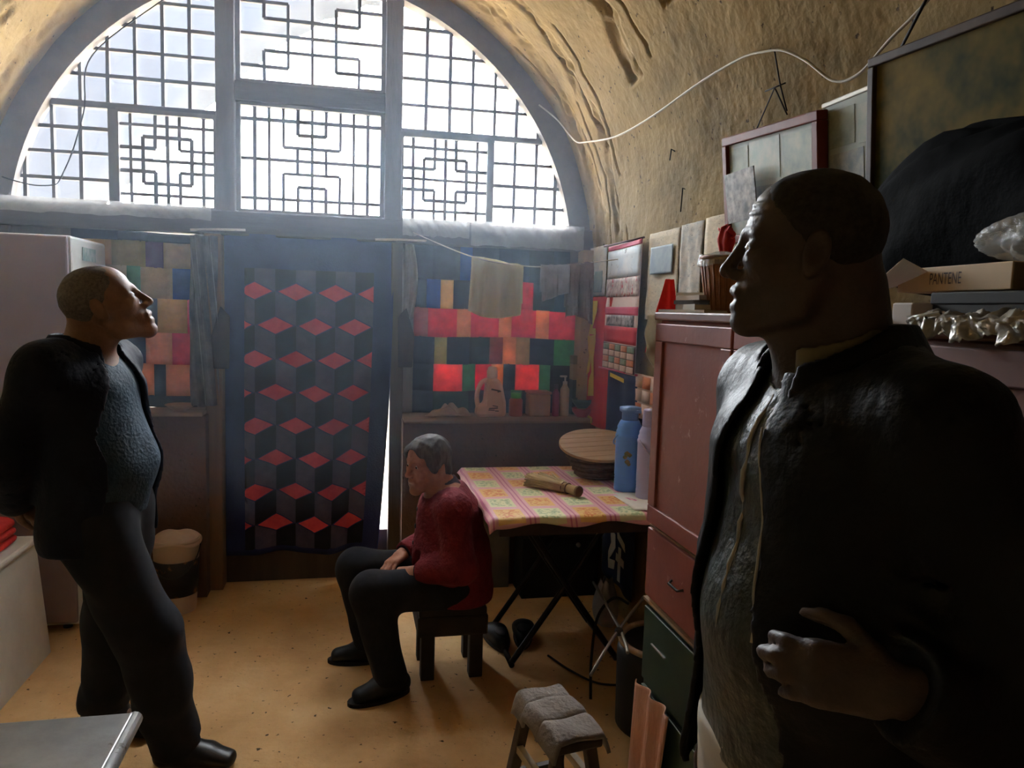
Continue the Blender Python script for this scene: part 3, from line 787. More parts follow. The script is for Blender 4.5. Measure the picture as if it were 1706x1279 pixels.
def cloth_top(u, v):
    x = -0.42 + 0.825 * u; y = -0.47 + 0.925 * v
    ex = max(0, -0.385 - x); ey = max(0, -0.437 - y)
    z = 0.7455 - 0.9 * ey - 0.7 * ex + 0.0015 * math.sin(x * 30) * math.sin(y * 20)
    yy = y + 0.45 * ey; xx = x + 0.4 * ex
    if ey > 0: z += 0.008 * math.sin(x * 21) * (ey / 0.033); yy += 0.008 * math.sin(x * 24) * (ey / 0.033)
    if ex > 0: xx += 0.006 * math.sin(y * 20)
    return (xx, yy, z)
tc_ = MB().grid(cloth_top, 66, 74).build('tablecloth', oilcloth(), None); tc_.location = (0.915, 3.115, 0)
setp(tc_, 'pink oilcloth printed with yellow and green squares on the folding table', 'tablecloth')
solid(tc_, 0.0015, 1)
# whisk broom
M_STRAW = mat('broom_straw', (190, 166, 116), (150, 122, 78), rough=0.8, scale=30, stretch=(1, 0.1, 1))
M_STRAWD = mat('broom_binding', (92, 64, 44), (116, 82, 56), rough=0.7, scale=30)
br = thing('whisk_broom', 'short straw whisk broom lying on the oilcloth', 'broom', (0.875, 3.06, 0.7478), math.radians(28))
for i in range(90):
    a = random.uniform(-1, 1); h = random.uniform(0, 1)
    r0 = 0.016
    p0 = (a * r0, -0.06, 0.012 + h * 0.028); p1 = (a * 0.045, 0.04, 0.012 + h * 0.034); p2 = (a * 0.075 + random.uniform(-.006, .006), 0.105 + 0.05 * math.cos(a * 1.3) + random.uniform(-.012, .012), 0.008 + h * 0.045)
    if i == 0: straws = MB()
    straws.tube([p0, p1, p2], [0.0035, 0.004, 0.003], 5)
o = straws.build('straw', M_STRAW, br); o['kind'] = 'stuff'
MB().tube([(0, -0.135, 0.026), (0, -0.11, 0.026), (0, -0.06, 0.027), (0, -0.03, 0.028)], [0.024, 0.02, 0.018, 0.022], 14).build('handle', M_STRAW, br)
for y in (-0.13, -0.07, -0.045): MB().tube([(0.0215 * math.cos(a), y, 0.026 + 0.0215 * math.sin(a)) for a in np.linspace(0, 2 * PI, 20)[:-1]], 0.003, 6, closed=True).build('binding', M_STRAWD, br)
_cap = MB().lathe([(0.0235, 0), (0.0235, 0.003), (0.0001, 0.004)], 16).build('end_cap', M_STRAWD, br)
_cap.rotation_euler = (PI / 2, 0, 0); _cap.location = (0, -0.134, 0.026)
# round basket with plank lid
M_WICKD = mat('dark_wicker', (84, 62, 46), (112, 84, 60), rough=0.75, scale=40, bump=0.4, bscale=60)
M_LID = mat('lid_planks', (170, 134, 94), (192, 156, 112), rough=0.55, scale=10, stretch=(0.12, 1, 1), bump=0.15)
bs = thing('round_basket', 'dark round basket under a wooden plank lid at the table back', 'basket', (1.155, 3.345, 0.7475))
MB().lathe([(0.10, 0), (0.105, 0.005), (0.125, 0.05), (0.155, 0.105), (0.15, 0.107), (0.12, 0.05), (0.0001, 0.012)], 40).build('basket_bowl', M_WICKD, bs)
for k in range(5):
    rr = 0.107 + 0.0105 * k
    MB().tube([(rr * math.cos(a), rr * math.sin(a), 0.012 + 0.02 * k) for a in np.linspace(0, 2 * PI, 37)[:-1]], 0.006, 6, closed=True).build('woven_ring', M_WICKD, bs)
lidR = Euler((math.radians(13), math.radians(-3), 0)).to_matrix()
nb = 7; rl = 0.188
for k in range(nb):
    y0 = -rl + 2 * rl * k / nb + 0.0008; y1 = -rl + 2 * rl * (k + 1) / nb - 0.0008
    pts = []
    N_ = 10
    for i in range(N_ + 1):
        y = y0 + (y1 - y0) * i / N_; pts.append((math.sqrt(max(rl * rl - y * y, 0)), y))
    for i in range(N_ + 1):
        y = y1 + (y0 - y1) * i / N_; pts.append((-math.sqrt(max(rl * rl - y * y, 0)), y))
    q = []
    for p in pts:
        if not q or (abs(p[0] - q[-1][0]) + abs(p[1] - q[-1][1])) > 1e-5: q.append(p)
    if abs(q[0][0] - q[-1][0]) + abs(q[0][1] - q[-1][1]) < 1e-5: q.pop()
    MB().poly(q, lambda u, v: Vector((0, 0, 0.142)) + lidR @ Vector((u, v, 0)), 0.014, lidR @ Vector((0, 0, 1))).build('plank', M_LID, bs, bev=0.002)
# thermos flasks
def thermos(name, label, loc, body, top, rz, capped):
    t = thing(name, label, 'thermos', loc, rz, 'thermos flasks on the folding table')
    r = 0.059
    MB().lathe([(r * .97, 0), (r, 0.006), (r, 0.035), (r * .96, 0.04), (r, 0.046), (r * .96, 0.052), (r, 0.058), (r * .96, 0.064), (r, 0.07), (r, 0.235), (r * 1.03, 0.238), (r * 1.03, 0.248), (r * .97, 0.252), (r * .99, 0.262), (r * .9, 0.272), (r * .92, 0.282), (r * .74, 0.305), (r * .66, 0.312)], 40).build('flask_body', body, t)
    if capped:
        MB().lathe([(r * .72, 0.300), (r * .74, 0.312), (r * .70, 0.372), (r * .66, 0.377), (0.0001, 0.378)], 32).build('cap', top, t)
    else:
        MB().lathe([(r * .62, 0.305), (r * .62, 0.345), (r * .80, 0.352), (r * .80, 0.368), (r * .5, 0.372), (0.0001, 0.372)], 32).build('neck', top, t)
        MB().box((0, -r * .85, 0.355), (0.02, 0.03, 0.014)).build('spout', top, t, bev=0.003)
    h = [(r * 1.02 * math.cos(a), -(r + 0.018) * math.sin(a) if capped else (r + 0.02) * math.sin(a), 0.25 - (0.075 if capped else 0.06) * math.sin(a)) for a in np.linspace(0, PI, 18)]
    MB().tube(h, 0.0035, 6).build('handle', top, t)
    return t
M_TB = mat('blue_flask', (96, 150, 228), (110, 164, 236), rough=0.32, scale=4)
M_TB2 = mat('blue_flask_top', (112, 150, 206), (126, 164, 216), rough=0.35, scale=4)
M_TL = mat('lavender_flask', (182, 180, 216), (194, 192, 224), rough=0.32, scale=4)
M_TL2 = mat('lavender_cap', (170, 160, 190), (182, 172, 200), rough=0.35, scale=4)
th = thermos('thermos_flask', 'sky blue thermos flask with a small flower print on the table', (1.198, 3.06, 0.7475), M_TB, M_TB2, 0.3, False)
M_FLOW = mat('flower_print', (44, 92, 62), (150, 110, 60), rough=0.4, scale=40)
for (a, zz, s) in ((-2.35, 0.17, 0.013), (-2.15, 0.165, 0.010), (-2.5, 0.155, 0.010), (-2.32, 0.135, 0.012), (-2.2, 0.125, 0.009)):
    rr = 0.0595
    MB().grid(lambda u, v: (rr * math.cos(a + (u - .5) * s / rr * 2 * math.sin(PI * v)), rr * math.sin(a + (u - .5) * s / rr * 2 * math.sin(PI * v)), zz + (v - .5) * s * 2), 4, 6).build('flower', M_FLOW, th)
thermos('thermos_flask', 'lavender grey thermos flask with a cap, half behind the red cabinet', (1.243, 2.915, 0.7475), M_TL, M_TL2, 0.2, True)
M_PAPER = mat('white_paper', (222, 216, 202), (232, 226, 214), rough=0.8, scale=6)
setp(MB().grid(lambda u, v: (1.10 + 0.19 * u, 2.72 + 0.3 * v - 0.05 * u, 0.7485 + 0.002 * math.sin(u * 6 + v * 5) + (0.008 * (1 - v) * u)), 10, 10).build('paper_sheet', M_PAPER, solid=0.0006), 'white paper sheet on the table in front of the flasks', 'paper')

# ================================================================== LINE WITH WASHING
setp(MB().tube(catmull([(0.30, 4.09, 1.93), (0.60, 3.87, 1.795), (0.85, 3.78, 1.752), (1.05, 3.72, 1.757), (1.34, 3.62, 1.80)], 10), 0.003, 6).build('washing_line', M_STICK), 'thin washing line from the beam to the right wall', 'line')
def lineZ(x):
    pts = [(0.30, 1.93), (0.60, 1.795), (0.85, 1.752), (1.05, 1.757), (1.34, 1.80)]
    return float(np.interp(x, [p[0] for p in pts], [p[1] for p in pts]))
def lineY(x): return float(np.interp(x, [0.30, 0.60, 0.85, 1.05, 1.34], [4.09, 3.87, 3.78, 3.72, 3.62]))
def hung(name, label, x0, x1, fl, bl, m, fold, seed, skew=0.0, wrap=0.0):
    """cloth folded over the line: fl/bl front and back lengths"""
    def f(u, v):
        x = x0 + (x1 - x0) * u
        s = -bl + (fl * (1 + 0.12 * math.sin(u * 3 + seed)) + bl) * v
        y0 = lineY(x); z0 = lineZ(x)
        d = min(abs(s) / 0.03, 1)
        y = y0 + (-1 if s > 0 else 1) * (0.006 + 0.004 * d) * d
        y -= (fold * math.sin(u * 14 + seed) + 0.4 * fold * math.sin(u * 31 + seed * 2)) * d * min(abs(s) * 5, 1) * (1 if s > 0 else 0.5)
        xx = x + skew * max(s, 0) + wrap * math.sin(u * PI) * s
        return (xx, y, z0 + 0.006 - abs(s))
    o = MB().grid(f, 40, 40).build(name, m, solid=0.003)
    return setp(o, label, 'cloth', 'washing on the line')
M_TOWEL = mat('olive_towel', (206, 198, 150), (220, 212, 168), rough=0.95, scale=12, stretch=(1, 1, 0.1), bump=0.3, bscale=90, trans=0.45)
hung('hanging_towel', 'olive beige towel on the line in front of the red patches', 0.605, 0.86, 0.27, 0.20, M_TOWEL, 0.020, 0.5, -0.06)
M_GREYC = mat('grey_cloth', (150, 146, 154), (176, 172, 178), rough=0.95, scale=14, bump=0.3, bscale=90, trans=0.3)
hung('hanging_cloth', 'grey folded cloth on the line beside the olive towel', 0.945, 1.085, 0.17, 0.14, M_GREYC, 0.026, 2.0, 0.04)
M_BRC = mat('brown_cloth', (112, 96, 94), (130, 112, 106), rough=0.95, scale=14, bump=0.3, bscale=90)
hung('hanging_cloth', 'long dull brown cloth at the wall end of the line', 1.07, 1.20, 0.30, 0.22, M_BRC, 0.028, 4.0, 0.02)

# ================================================================== THINGS ON THE RIGHT SILL
SZ = 0.936
M_PINKP = mat('peach_plastic', (214, 172, 150), (224, 186, 164), rough=0.4, scale=5)
jg = thing('detergent_jug', 'peach plastic detergent jug with side handle on the sill', 'jug', (0.752, 4.02, SZ))
out = [(-0.078, 0.0), (0.078, 0.0), (0.084, 0.02), (0.082, 0.08), (0.066, 0.15), (0.06, 0.185), (0.05, 0.21), (0.026, 0.225), (-0.022, 0.225), (-0.045, 0.21), (-0.068, 0.165), (-0.084, 0.10), (-0.086, 0.03)]
hole = [(-0.045, 0.165), (-0.03, 0.165), (-0.04, 0.10), (-0.062, 0.085), (-0.066, 0.11), (-0.058, 0.145)]
# handle side built as a loop and main tank as a rounded extrusion
tank = [(-0.04, 0.075), (-0.08, 0.06), (-0.084, 0.02), (-0.078, 0.0), (0.078, 0.0), (0.084, 0.02), (0.082, 0.08), (0.066, 0.15), (0.058, 0.19), (0.03, 0.215), (-0.02, 0.215), (-0.032, 0.18), (-0.036, 0.12)]
MB().poly(tank, lambda u, v: (u, -0.04, v), 0.08, (0, 1, 0)).build('tank', M_PINKP, jg, bev=0.016)
MB().tube(catmull([(-0.012, 0, 0.205), (-0.05, 0, 0.19), (-0.072, 0, 0.145), (-0.077, 0, 0.10), (-0.07, 0, 0.055)], 8), 0.013, 12).build('handle', M_PINKP, jg)
MB().lathe([(0.027, 0.21), (0.03, 0.222), (0.03, 0.255), (0.026, 0.258), (0.024, 0.272), (0.018, 0.276), (0.0001, 0.276)], 24, (0.006, 0, 0)).build('cap', mat('jug_cap', (222, 190, 172), rough=0.4), jg)
M_INK = mat('dark_print', (70, 52, 48), rough=0.6)
for (a, b, w, h) in ((0.01, 0.05, 0.05, 0.006), (0.02, 0.062, 0.03, 0.005), (0.0, 0.04, 0.035, 0.005), (0.03, 0.035, 0.02, 0.005), (0.02, 0.15, 0.05, 0.008), (0.04, 0.142, 0.02, 0.006)):
    MB().box((a, -0.0408, b), (w, 0.0012, h), Euler((0, random.uniform(-.25, .25), 0)).to_matrix()).build('print', M_INK, jg)
jr = thing('jar', 'small red jar with a green lid beside the jug', 'jar', (0.90, 4.04, SZ))
MB().lathe([(0.036, 0), (0.038, 0.005), (0.038, 0.09), (0.03, 0.1), (0.0001, 0.1)], 28).build('jar_body', mat('red_jar', (176, 84, 62), (196, 110, 80), rough=0.35, scale=10), jr)
MB().lathe([(0.026, 0.1), (0.028, 0.103), (0.028, 0.128), (0.0001, 0.13)], 24).build('lid', mat('green_lid', (96, 190, 96), rough=0.4), jr)
cb_ = thing('storage_tub', 'tan translucent square tub on the sill', 'container', (1.03, 4.05, SZ))
MB().b2((-0.062, -0.05, 0), (0.062, 0.05, 0.125)).build('tub', mat('tan_tub', (186, 142, 104), (200, 158, 118), rough=0.4, trans=0.2, scale=8), cb_, bev=0.01)
MB().b2((-0.066, -0.054, 0.125), (0.066, 0.054, 0.14)).build('lid', mat('tub_lid', (170, 120, 100), rough=0.4), cb_, bev=0.005)
pb = thing('bottle', 'slim purple bottle on the sill next to the pump bottle', 'bottle', (1.128, 4.03, SZ))
MB().lathe([(0.018, 0), (0.02, 0.006), (0.02, 0.13), (0.01, 0.15), (0.01, 0.16), (0.0001, 0.161)], 20).build('bottle_body', mat('purple_bottle', (142, 60, 96), rough=0.35), pb)
MB().lathe([(0.012, 0.155), (0.012, 0.18), (0.0001, 0.181)], 16).build('cap', mat('purple_cap', (90, 70, 90), rough=0.4), pb)
pm = thing('pump_bottle', 'cream pump bottle on the sill by the wall corner', 'bottle', (1.185, 4.05, SZ))
MB().lathe([(0.024, 0), (0.026, 0.006), (0.026, 0.15), (0.014, 0.172), (0.012, 0.18), (0.0001, 0.18)], 24).build('bottle_body', mat('cream_bottle', (200, 176, 142), rough=0.35), pm)
MB().lathe([(0.013, 0.178), (0.013, 0.195), (0.005, 0.197), (0.005, 0.22), (0.0001, 0.22)], 16).build('collar', mat('pump_white', (208, 196, 180), rough=0.4), pm)
MB().box((-0.012, -0.004, 0.224), (0.042, 0.014, 0.01)).build('pump_head', MATS['pump_white'], pm, bev=0.003)
for k, (c, zz, lab) in enumerate((((176, 66, 66), 0, 'red enamel bowl, lower of the stack in the sill corner'), ((70, 92, 76), 0.052, 'dark green bowl stacked on the red bowl in the sill corner'))):
    b_ = thing('bowl', lab, 'bowl', (1.275, 4.0, SZ + zz), 0, 'bowls in the sill corner')
    MB().lathe([(0.03, 0), (0.032, 0.003), (0.055, 0.03), (0.058, 0.05), (0.0565, 0.05), (0.05, 0.03), (0.0001, 0.01)], 32).build('bowl_body', mat('bowl_%d' % k, c, rough=0.35), b_)
bx = thing('tall_box', 'tall striped dark box standing in the window corner above the bowls', 'box', (1.285, 4.12, SZ))
MB().b2((-0.045, -0.035, 0), (0.045, 0.035, 0.20)).build('carton', mat('box_teal', (56, 74, 74), (70, 88, 84), rough=0.6), bx, bev=0.003)
MB().b2((-0.0455, -0.0357, 0.2), (0.0455, 0.0355, 0.29)).build('upper_carton', mat('box_cream', (166, 142, 98), rough=0.7), bx, bev=0.003)
MB().b2((-0.0465, -0.0365, 0.29), (0.0465, 0.0365, 0.34)).build('box_lid', mat('box_olive', (120, 112, 78), rough=0.7), bx, bev=0.003)
M_RAGB = mat('brown_rag', (150, 120, 96), (174, 146, 118), rough=0.95, scale=10, bump=0.3)
def rag(u, v):
    a = 2 * PI * u
    r = v
    h = 0.055 * (1 - r * r) * (0.8 + 0.3 * math.sin(3 * a + 1)) + 0.012 * math.sin(r * 11 + 2 * a)
    return (0.525 + 0.13 * r * math.cos(a) * (1 + .12 * math.sin(2 * a)), 4.03 + 0.075 * r * math.sin(a), SZ + 0.004 + max(h, 0.001) * (1 - 0.2 * r))
setp(MB().grid(rag, 40, 14).build('crumpled_cloth', M_RAGB, solid=0.003), 'crumpled brown cloth lying on the sill left of the jug', 'cloth')
# ================================================================== PAPERS AND PICTURES ON THE RIGHT WALL
XW = XR - 0.022
def wall_sheet(name, label, y0, y1, z0, z1, m, x=XW, cat='paper', group=None, parent=None, curl=0.006, seed=0.0, nu=14, nv=14):
    """thin sheet on the right wall; y0 is the far (window) side"""
    f = lambda u, v: (x - curl * math.sin(u * PI * 2 + seed) * (1 - v) - curl * 0.6 * wob(u * 2, v * 2, seed) - (1 - v) * curl * 0.5, y0 + (y1 - y0) * u, z0 + (z1 - z0) * v)
    o = MB().grid(f, nu, nv).build(name, m, parent, solid=0.0008)
    if parent is None: setp(o, label, cat, group)
    return o
M_NEWS = mat('yellowed_newsprint', (204, 189, 160), (184, 171, 147), rough=0.85, scale=26, stretch=(1, 1, 3), spots=((132, 124, 112), 60, 0.60))
M_NEWS2 = mat('grey_newsprint', (193, 184, 167), (162, 160, 154), rough=0.85, scale=18, stretch=(1, 1, 2), spots=((120, 120, 118), 45, 0.60))
M_NEWS3 = mat('pale_print', (209, 200, 180), (165, 173, 176), rough=0.85, scale=7, spots=((150, 130, 120), 30, 0.62))
M_TEAL = mat('teal_print', (112, 140, 146), (150, 164, 160), rough=0.8, scale=8, stretch=(1, 3, 0.6))
M_REDP = mat('red_paper', (196, 40, 44), (210, 56, 54), rough=0.7, scale=6)
M_YELP = mat('yellow_paper', (206, 180, 60), (216, 194, 84), rough=0.7, scale=10)
M_DKBLUE = mat('navy_cloth', (34, 46, 78), (44, 58, 92), rough=0.85, scale=8)
M_MAG = mat('magenta_print', (206, 78, 104), (212, 96, 116), rough=0.7, scale=9)
M_SKY = mat('sky_print', (180, 192, 200), (210, 212, 210), rough=0.75, scale=9, spots=((120, 118, 116), 16, 0.60))
M_CITY = mat('crowd_print', (212, 200, 188), (150, 130, 124), rough=0.75, scale=34, spots=((176, 60, 62), 22, 0.57))
M_PHOTOBW = mat('photo_bw', (60, 56, 56), (196, 190, 184), rough=0.6, scale=28)
M_CELL = mat('calendar_cell', (214, 182, 162), (222, 196, 176), rough=0.8, scale=20)
M_CELLG = mat('calendar_cell_green', (120, 140, 116), (150, 158, 132), rough=0.8, scale=20)
M_CELLO = mat('calendar_cell_orange', (206, 128, 92), (216, 146, 108), rough=0.8, scale=20)
M_CELLD = mat('calendar_line', (92, 60, 58), rough=0.8)
p = wall_sheet('pasted_paper', 'pale sheet with a teal picture pasted at the wall corner', 4.10, 3.815, 1.615, 1.885, M_NEWS3, seed=0.3)
wall_sheet('picture', None, 4.075, 3.86, 1.635, 1.75, M_TEAL, x=XW - 0.006, parent=p, curl=0.003)
# red scroll with yellow paper-cut
sc_ = wall_sheet('red_scroll', 'red hanging scroll with a tall yellow paper-cut character', 4.05, 3.64, 0.90, 1.61, M_REDP, x=XW - 0.004, cat='scroll', seed=1.2)
def glyph(parent, polys, y0, y1, z0, z1, m, x, th=0.002, name='character'):
    for pl in polys:
        MB().poly(pl, lambda u, v: (x, y0 + (y1 - y0) * u, z0 + (z1 - z0) * v), th, (-1, 0, 0)).build(name, m, parent)
glyph(sc_, [[(0.05, 0.98), (0.38, 0.98), (0.36, 0.88), (0.2, 0.72), (0.34, 0.72), (0.36, 0.66), (0.08, 0.66), (0.02, 0.60), (0.2, 0.86), (0.05, 0.86)],
            [(0.02, 0.64), (0.34, 0.66), (0.36, 0.60), (0.3, 0.44), (0.34, 0.26), (0.36, 0.08), (0.12, 0.06), (0.14, 0.22), (0.24, 0.30), (0.2, 0.44), (0.14, 0.30), (0.02, 0.26), (0.12, 0.46), (0.06, 0.52)],
            ], 4.05, 3.64, 1.02, 1.60, M_YELP, XW - 0.016)
glyph(sc_, [[(0.0, 0.0), (0.3, -0.02), (0.32, 0.1), (0.02, 0.14)]], 4.04, 3.64, 0.915, 1.2, M_YELP, XW - 0.016)
# calendar
ca = thing('wall_calendar', 'long glossy wall calendar with red bands and a date grid', 'calendar', (XW - 0.01, 3.53, 0))
def cal(name, z0, z1, m, dy0=-0.265, dy1=0.265, off=0.0, nu=10):
    f = lambda u, v: (-off + 0.012 * math.sin((dy1 + (dy0 - dy1) * u) / 0.53 * 3.2) - 0.016 * (1.9 - (z0 + (z1 - z0) * v)), dy1 + (dy0 - dy1) * u, z0 + (z1 - z0) * v)
    return MB().grid(f, nu, 4).build(name, m, ca, solid=0.0008)
cal('sheet', 1.235, 1.87, mat('calendar_paper', (228, 206, 194), (234, 214, 204), rough=0.5, scale=9))
cal('top_strip', 1.845, 1.868, M_MAG, off=0.002)
cal('picture', 1.70, 1.842, M_SKY, off=0.002)
cal('picture', 1.605, 1.698, M_CITY, off=0.002)
cal('red_band', 1.515, 1.555, M_MAG, off=0.002)
cal('picture', 1.460, 1.514, M_PHOTOBW, -0.22, 0.23, off=0.003)
cal('red_band', 1.375, 1.458, M_REDP, off=0.002)
for r in range(4):
    for k in range(5):
        z1_ = 1.366 - r * 0.032; mm = (M_CELLG, M_CELL, M_CELLO, M_CELL)[r] if k % 2 == 0 else (M_CELLO, M_CELL, M_CELLG, M_CELL)[r]
        a = 0.255 - k * 0.102
        cal('date_cell', z1_ - 0.029, z1_, mm, a - 0.094, a, off=0.0045, nu=3)
cal('grid_backing', 1.238, 1.37, M_CELLD, off=0.0012)
MB().tube([(-0.012, 0.275, 1.872), (-0.012, -0.275, 1.872)], 0.005, 8).build('top_rod', M_CELLD, ca)
MB().tube([(-0.018, 0.265, 1.235), (-0.014, -0.27, 1.238)], 0.005, 8).build('bottom_rod', M_MAG, ca)
wall_sheet('pasted_newspaper', 'newspaper sheet with a blue picture right of the calendar', 3.235, 2.905, 1.50, 1.885, M_NEWS, seed=2.0)
wall_sheet('news_picture', 'faded blue picture stuck on the newspaper beside the calendar', 3.19, 2.95, 1.70, 1.82, mat('faded_blue', (120, 138, 152), (150, 162, 166), scale=8), x=XW - 0.012, curl=0.002, cat='picture')
wall_sheet('pasted_newspaper', 'narrow grey newspaper sheet, middle one of three on the wall', 2.90, 2.70, 1.50, 1.89, M_NEWS2, seed=3.0)
wall_sheet('pasted_newspaper', 'yellowed newspaper sheet nearest the wooden picture frame', 2.69, 2.30, 1.50, 1.895, M_NEWS, seed=4.4)
wall_sheet('pasted_newspaper', 'wide yellowed newspaper behind the basket on the red cabinet', 2.29, 1.75, 1.52, 1.775, M_NEWS3, seed=5.4)
for yy, lab in ((3.02, 'pinkish date sheet pasted low on the wall above the flasks'),):
    w_ = wall_sheet('date_sheet', lab, 3.32, 3.02, 1.04, 1.245, M_CELL, x=XW - 0.006, seed=1.0)
    for k in range(3):
        for r in range(3):
            wall_sheet('date_cell', None, 3.31 - k * 0.098, 3.31 - k * 0.098 - 0.09, 1.055 + r * 0.064, 1.11 + r * 0.064, M_CELLO if (k + r) % 3 == 0 else M_CELL, x=XW - 0.013, parent=w_, curl=0.001, nu=2, nv=2)
# navy banner
bn = thing('navy_banner', 'navy blue cloth banner with big white characters on the wall behind the table', 'banner', (0, 0, 0))
MB().grid(lambda u, v: (XW - 0.012 - 0.01 * math.sin(u * 9 + v * 2), 3.66 - 0.44 * u, 0.16 + 1.07 * v), 20, 30).build('cloth', M_DKBLUE, bn, solid=0.002)
M_CREAM = mat('cream_print', (206, 204, 190), rough=0.8)
glyph(bn, [[(0.1, 0.92), (0.55, 0.86), (0.55, 0.78), (0.1, 0.84)]], 3.66, 3.22, 1.0, 1.24, M_YELP, XW - 0.026, name='stripe')
# strokes of the big character low on the banner
XG = XW - 0.026
glyph(bn, [[(0.42, 1.0), (0.62, 1.0), (0.60, 0.90), (0.72, 0.80), (0.66, 0.76), (0.52, 0.84), (0.40, 0.88), (0.48, 0.93)],
           [(0.40, 0.70), (0.58, 0.72), (0.62, 0.58), (0.42, 0.56)],
           [(0.34, 0.56), (0.5, 0.54), (0.52, 0.40), (0.40, 0.28), (0.30, 0.20), (0.30, 0.30), (0.38, 0.42)],
           [(0.55, 0.60), (0.80, 0.52), (0.82, 0.44), (0.58, 0.52)],
           [(0.55, 0.36), (0.80, 0.34), (0.80, 0.26), (0.55, 0.28)],
           [(0.62, 0.44), (0.70, 0.44), (0.70, 0.08), (0.62, 0.08)],
           [(0.30, 0.22), (0.52, 0.26), (0.50, 0.16), (0.32, 0.12)]], 3.66, 3.22, 0.17, 0.64, M_CREAM, XG)
sk = thing('white_sack', 'greyish white plastic sack slumped on the floor by the wall', 'sack', (1.235, 3.36, 0))
def sack(u, v):
    a = 2 * PI * u; r = math.sin(min(v * 1.15, 1) * PI * 0.5 + 0.35) ** 0.8
    h = 0.22 * v
    return (0.085 * r * math.cos(a) * (1 + .1 * math.sin(5 * a)) * (1.1 - 0.75 * v), 0.10 * r * math.sin(a) * (1 + .1 * math.sin(4 * a + v * 3)) * (1.1 - 0.7 * v), h + 0.012 * math.sin(5 * a) * v)
MB().grid(sack, 40, 16).build('sack_body', mat('grey_sack', (150, 148, 146), (176, 172, 168), rough=0.4, scale=9, bump=0.5, bscale=14), sk)

# ---- framed pictures
M_FRED = mat('red_brown_frame', (110, 48, 38), (128, 60, 46), rough=0.5, scale=8, spec=0.15, stretch=(1, 0.2, 1))
M_FSIL = mat('silver_frame', (176, 172, 160), (196, 190, 178), rough=0.35, scale=8, metal=0.3)
M_FDK = mat('dark_bronze_frame', (62, 46, 38), (84, 66, 56), rough=0.5, scale=8, spec=0.15)
M_MAT1 = mat('photo_mount', (176, 182, 170), (150, 162, 152), rough=0.6, scale=6)
M_PH = [mat('snap_%d' % i, a, b, rough=0.6, scale=14) for i, (a, b) in enumerate((((168, 172, 150), (120, 132, 110)), ((150, 168, 158), (190, 192, 176)), ((178, 160, 150), (130, 120, 116)), ((132, 150, 140), (176, 180, 160)), ((110, 128, 132), (180, 176, 160))))]
M_PAINT = mat('dark_painting', (46, 52, 16), (132, 106, 34), rough=0.7, scale=5, detail=4, lo=0.36, hi=0.72, spec=0.1, spots=((140, 92, 36), 4.0, 0.64))
def framed(name, label, ytop0, ytop1, ztop0, ztop1, h, xtop, xbot, fw, fm, pm, fd=0.022, photos=()):
    """picture leaning out from the vault; far-top and near-top corners given"""
    A = Vector((xtop, ytop0, ztop0)); B = Vector((xtop, ytop1, ztop1))
    U = (B - A); w = U.length; U.normalize()
    D = Vector((xbot - xtop, 0, -math.sqrt(max(h * h - (xbot - xtop) ** 2, 0.01)))).normalized()
    D = (D - U * D.dot(U)).normalized()
    N_ = D.cross(U).normalized()
    if N_.x > 0: N_ = -N_
    C0 = A + U * (w / 2) + D * (h / 2)
    t = thing(name, label, 'picture', C0)
    R = Matrix((U, -D, N_)).transposed()
    t.rotation_mode = 'QUATERNION'; t.rotation_quaternion = R.to_quaternion()
    MB().b2((-w / 2 + fw * .5, -h / 2 + fw * .5, -0.004), (w / 2 - fw * .5, h / 2 - fw * .5, 0.004)).build('picture_sheet', pm, t)
    for sx, sy, dx, dy in ((0, 1, w, fw), (0, -1, w, fw)):
        MB().box((0, sy * (h / 2 - fw / 2), 0), (w, fw, fd)).build('frame_rail', fm, t, bev=0.003)
    for sx in (-1, 1):
        MB().box((sx * (w / 2 - fw / 2), 0, 0), (fw, h - 2 * fw, fd)).build('frame_stile', fm, t, bev=0.003)
    for (a, b, c, d, k) in photos:
        MB().box(((a + c) / 2 * w - w / 2, h / 2 - (b + d) / 2 * h, 0.0052), ((c - a) * w, (d - b) * h, 0.001)).build('photo', M_PH[k], t)
    return t
f1 = framed('picture_frame', 'red-brown wooden frame of snapshots behind the near man', 2.47, 1.915, 2.142, 2.103, 0.36, 1.275, 1.325, 0.028, M_FRED, M_MAT1, 0.035, [(0.08, 0.12, 0.28, 0.4, 0), (0.30, 0.1, 0.62, 0.45, 1), (0.65, 0.12, 0.92, 0.5, 3), (0.33, 0.5, 0.6, 0.85, 4), (0.63, 0.55, 0.92, 0.86, 2), (0.08, 0.45, 0.3, 0.85, 1)])
setp(MB().box((1.268, 2.33, 1.925), (0.004, 0.19, 0.165), Euler((0, math.radians(-9), 0)).to_matrix()).build('snapshot', M_PHOTOBW), 'small black-and-white snapshot tucked into the red-brown frame', 'photograph')
f2 = framed('picture_frame', 'pale silver-edged frame of snapshots between the two darker frames', 1.95, 1.60, 2.128, 2.125, 0.33, 1.30, 1.335, 0.014, M_FSIL, M_MAT1, 0.014, [(0.08, 0.1, 0.4, 0.4, 0), (0.44, 0.12, 0.9, 0.42, 1), (0.1, 0.45, 0.5, 0.7, 4), (0.55, 0.47, 0.9, 0.9, 2)])
f3 = framed('picture_frame', 'large dark bronze frame with a dim green and ochre painting', 1.70, 1.08, 2.17, 2.135, 0.36, 1.262, 1.30, 0.022, M_FDK, M_PAINT, 0.03)
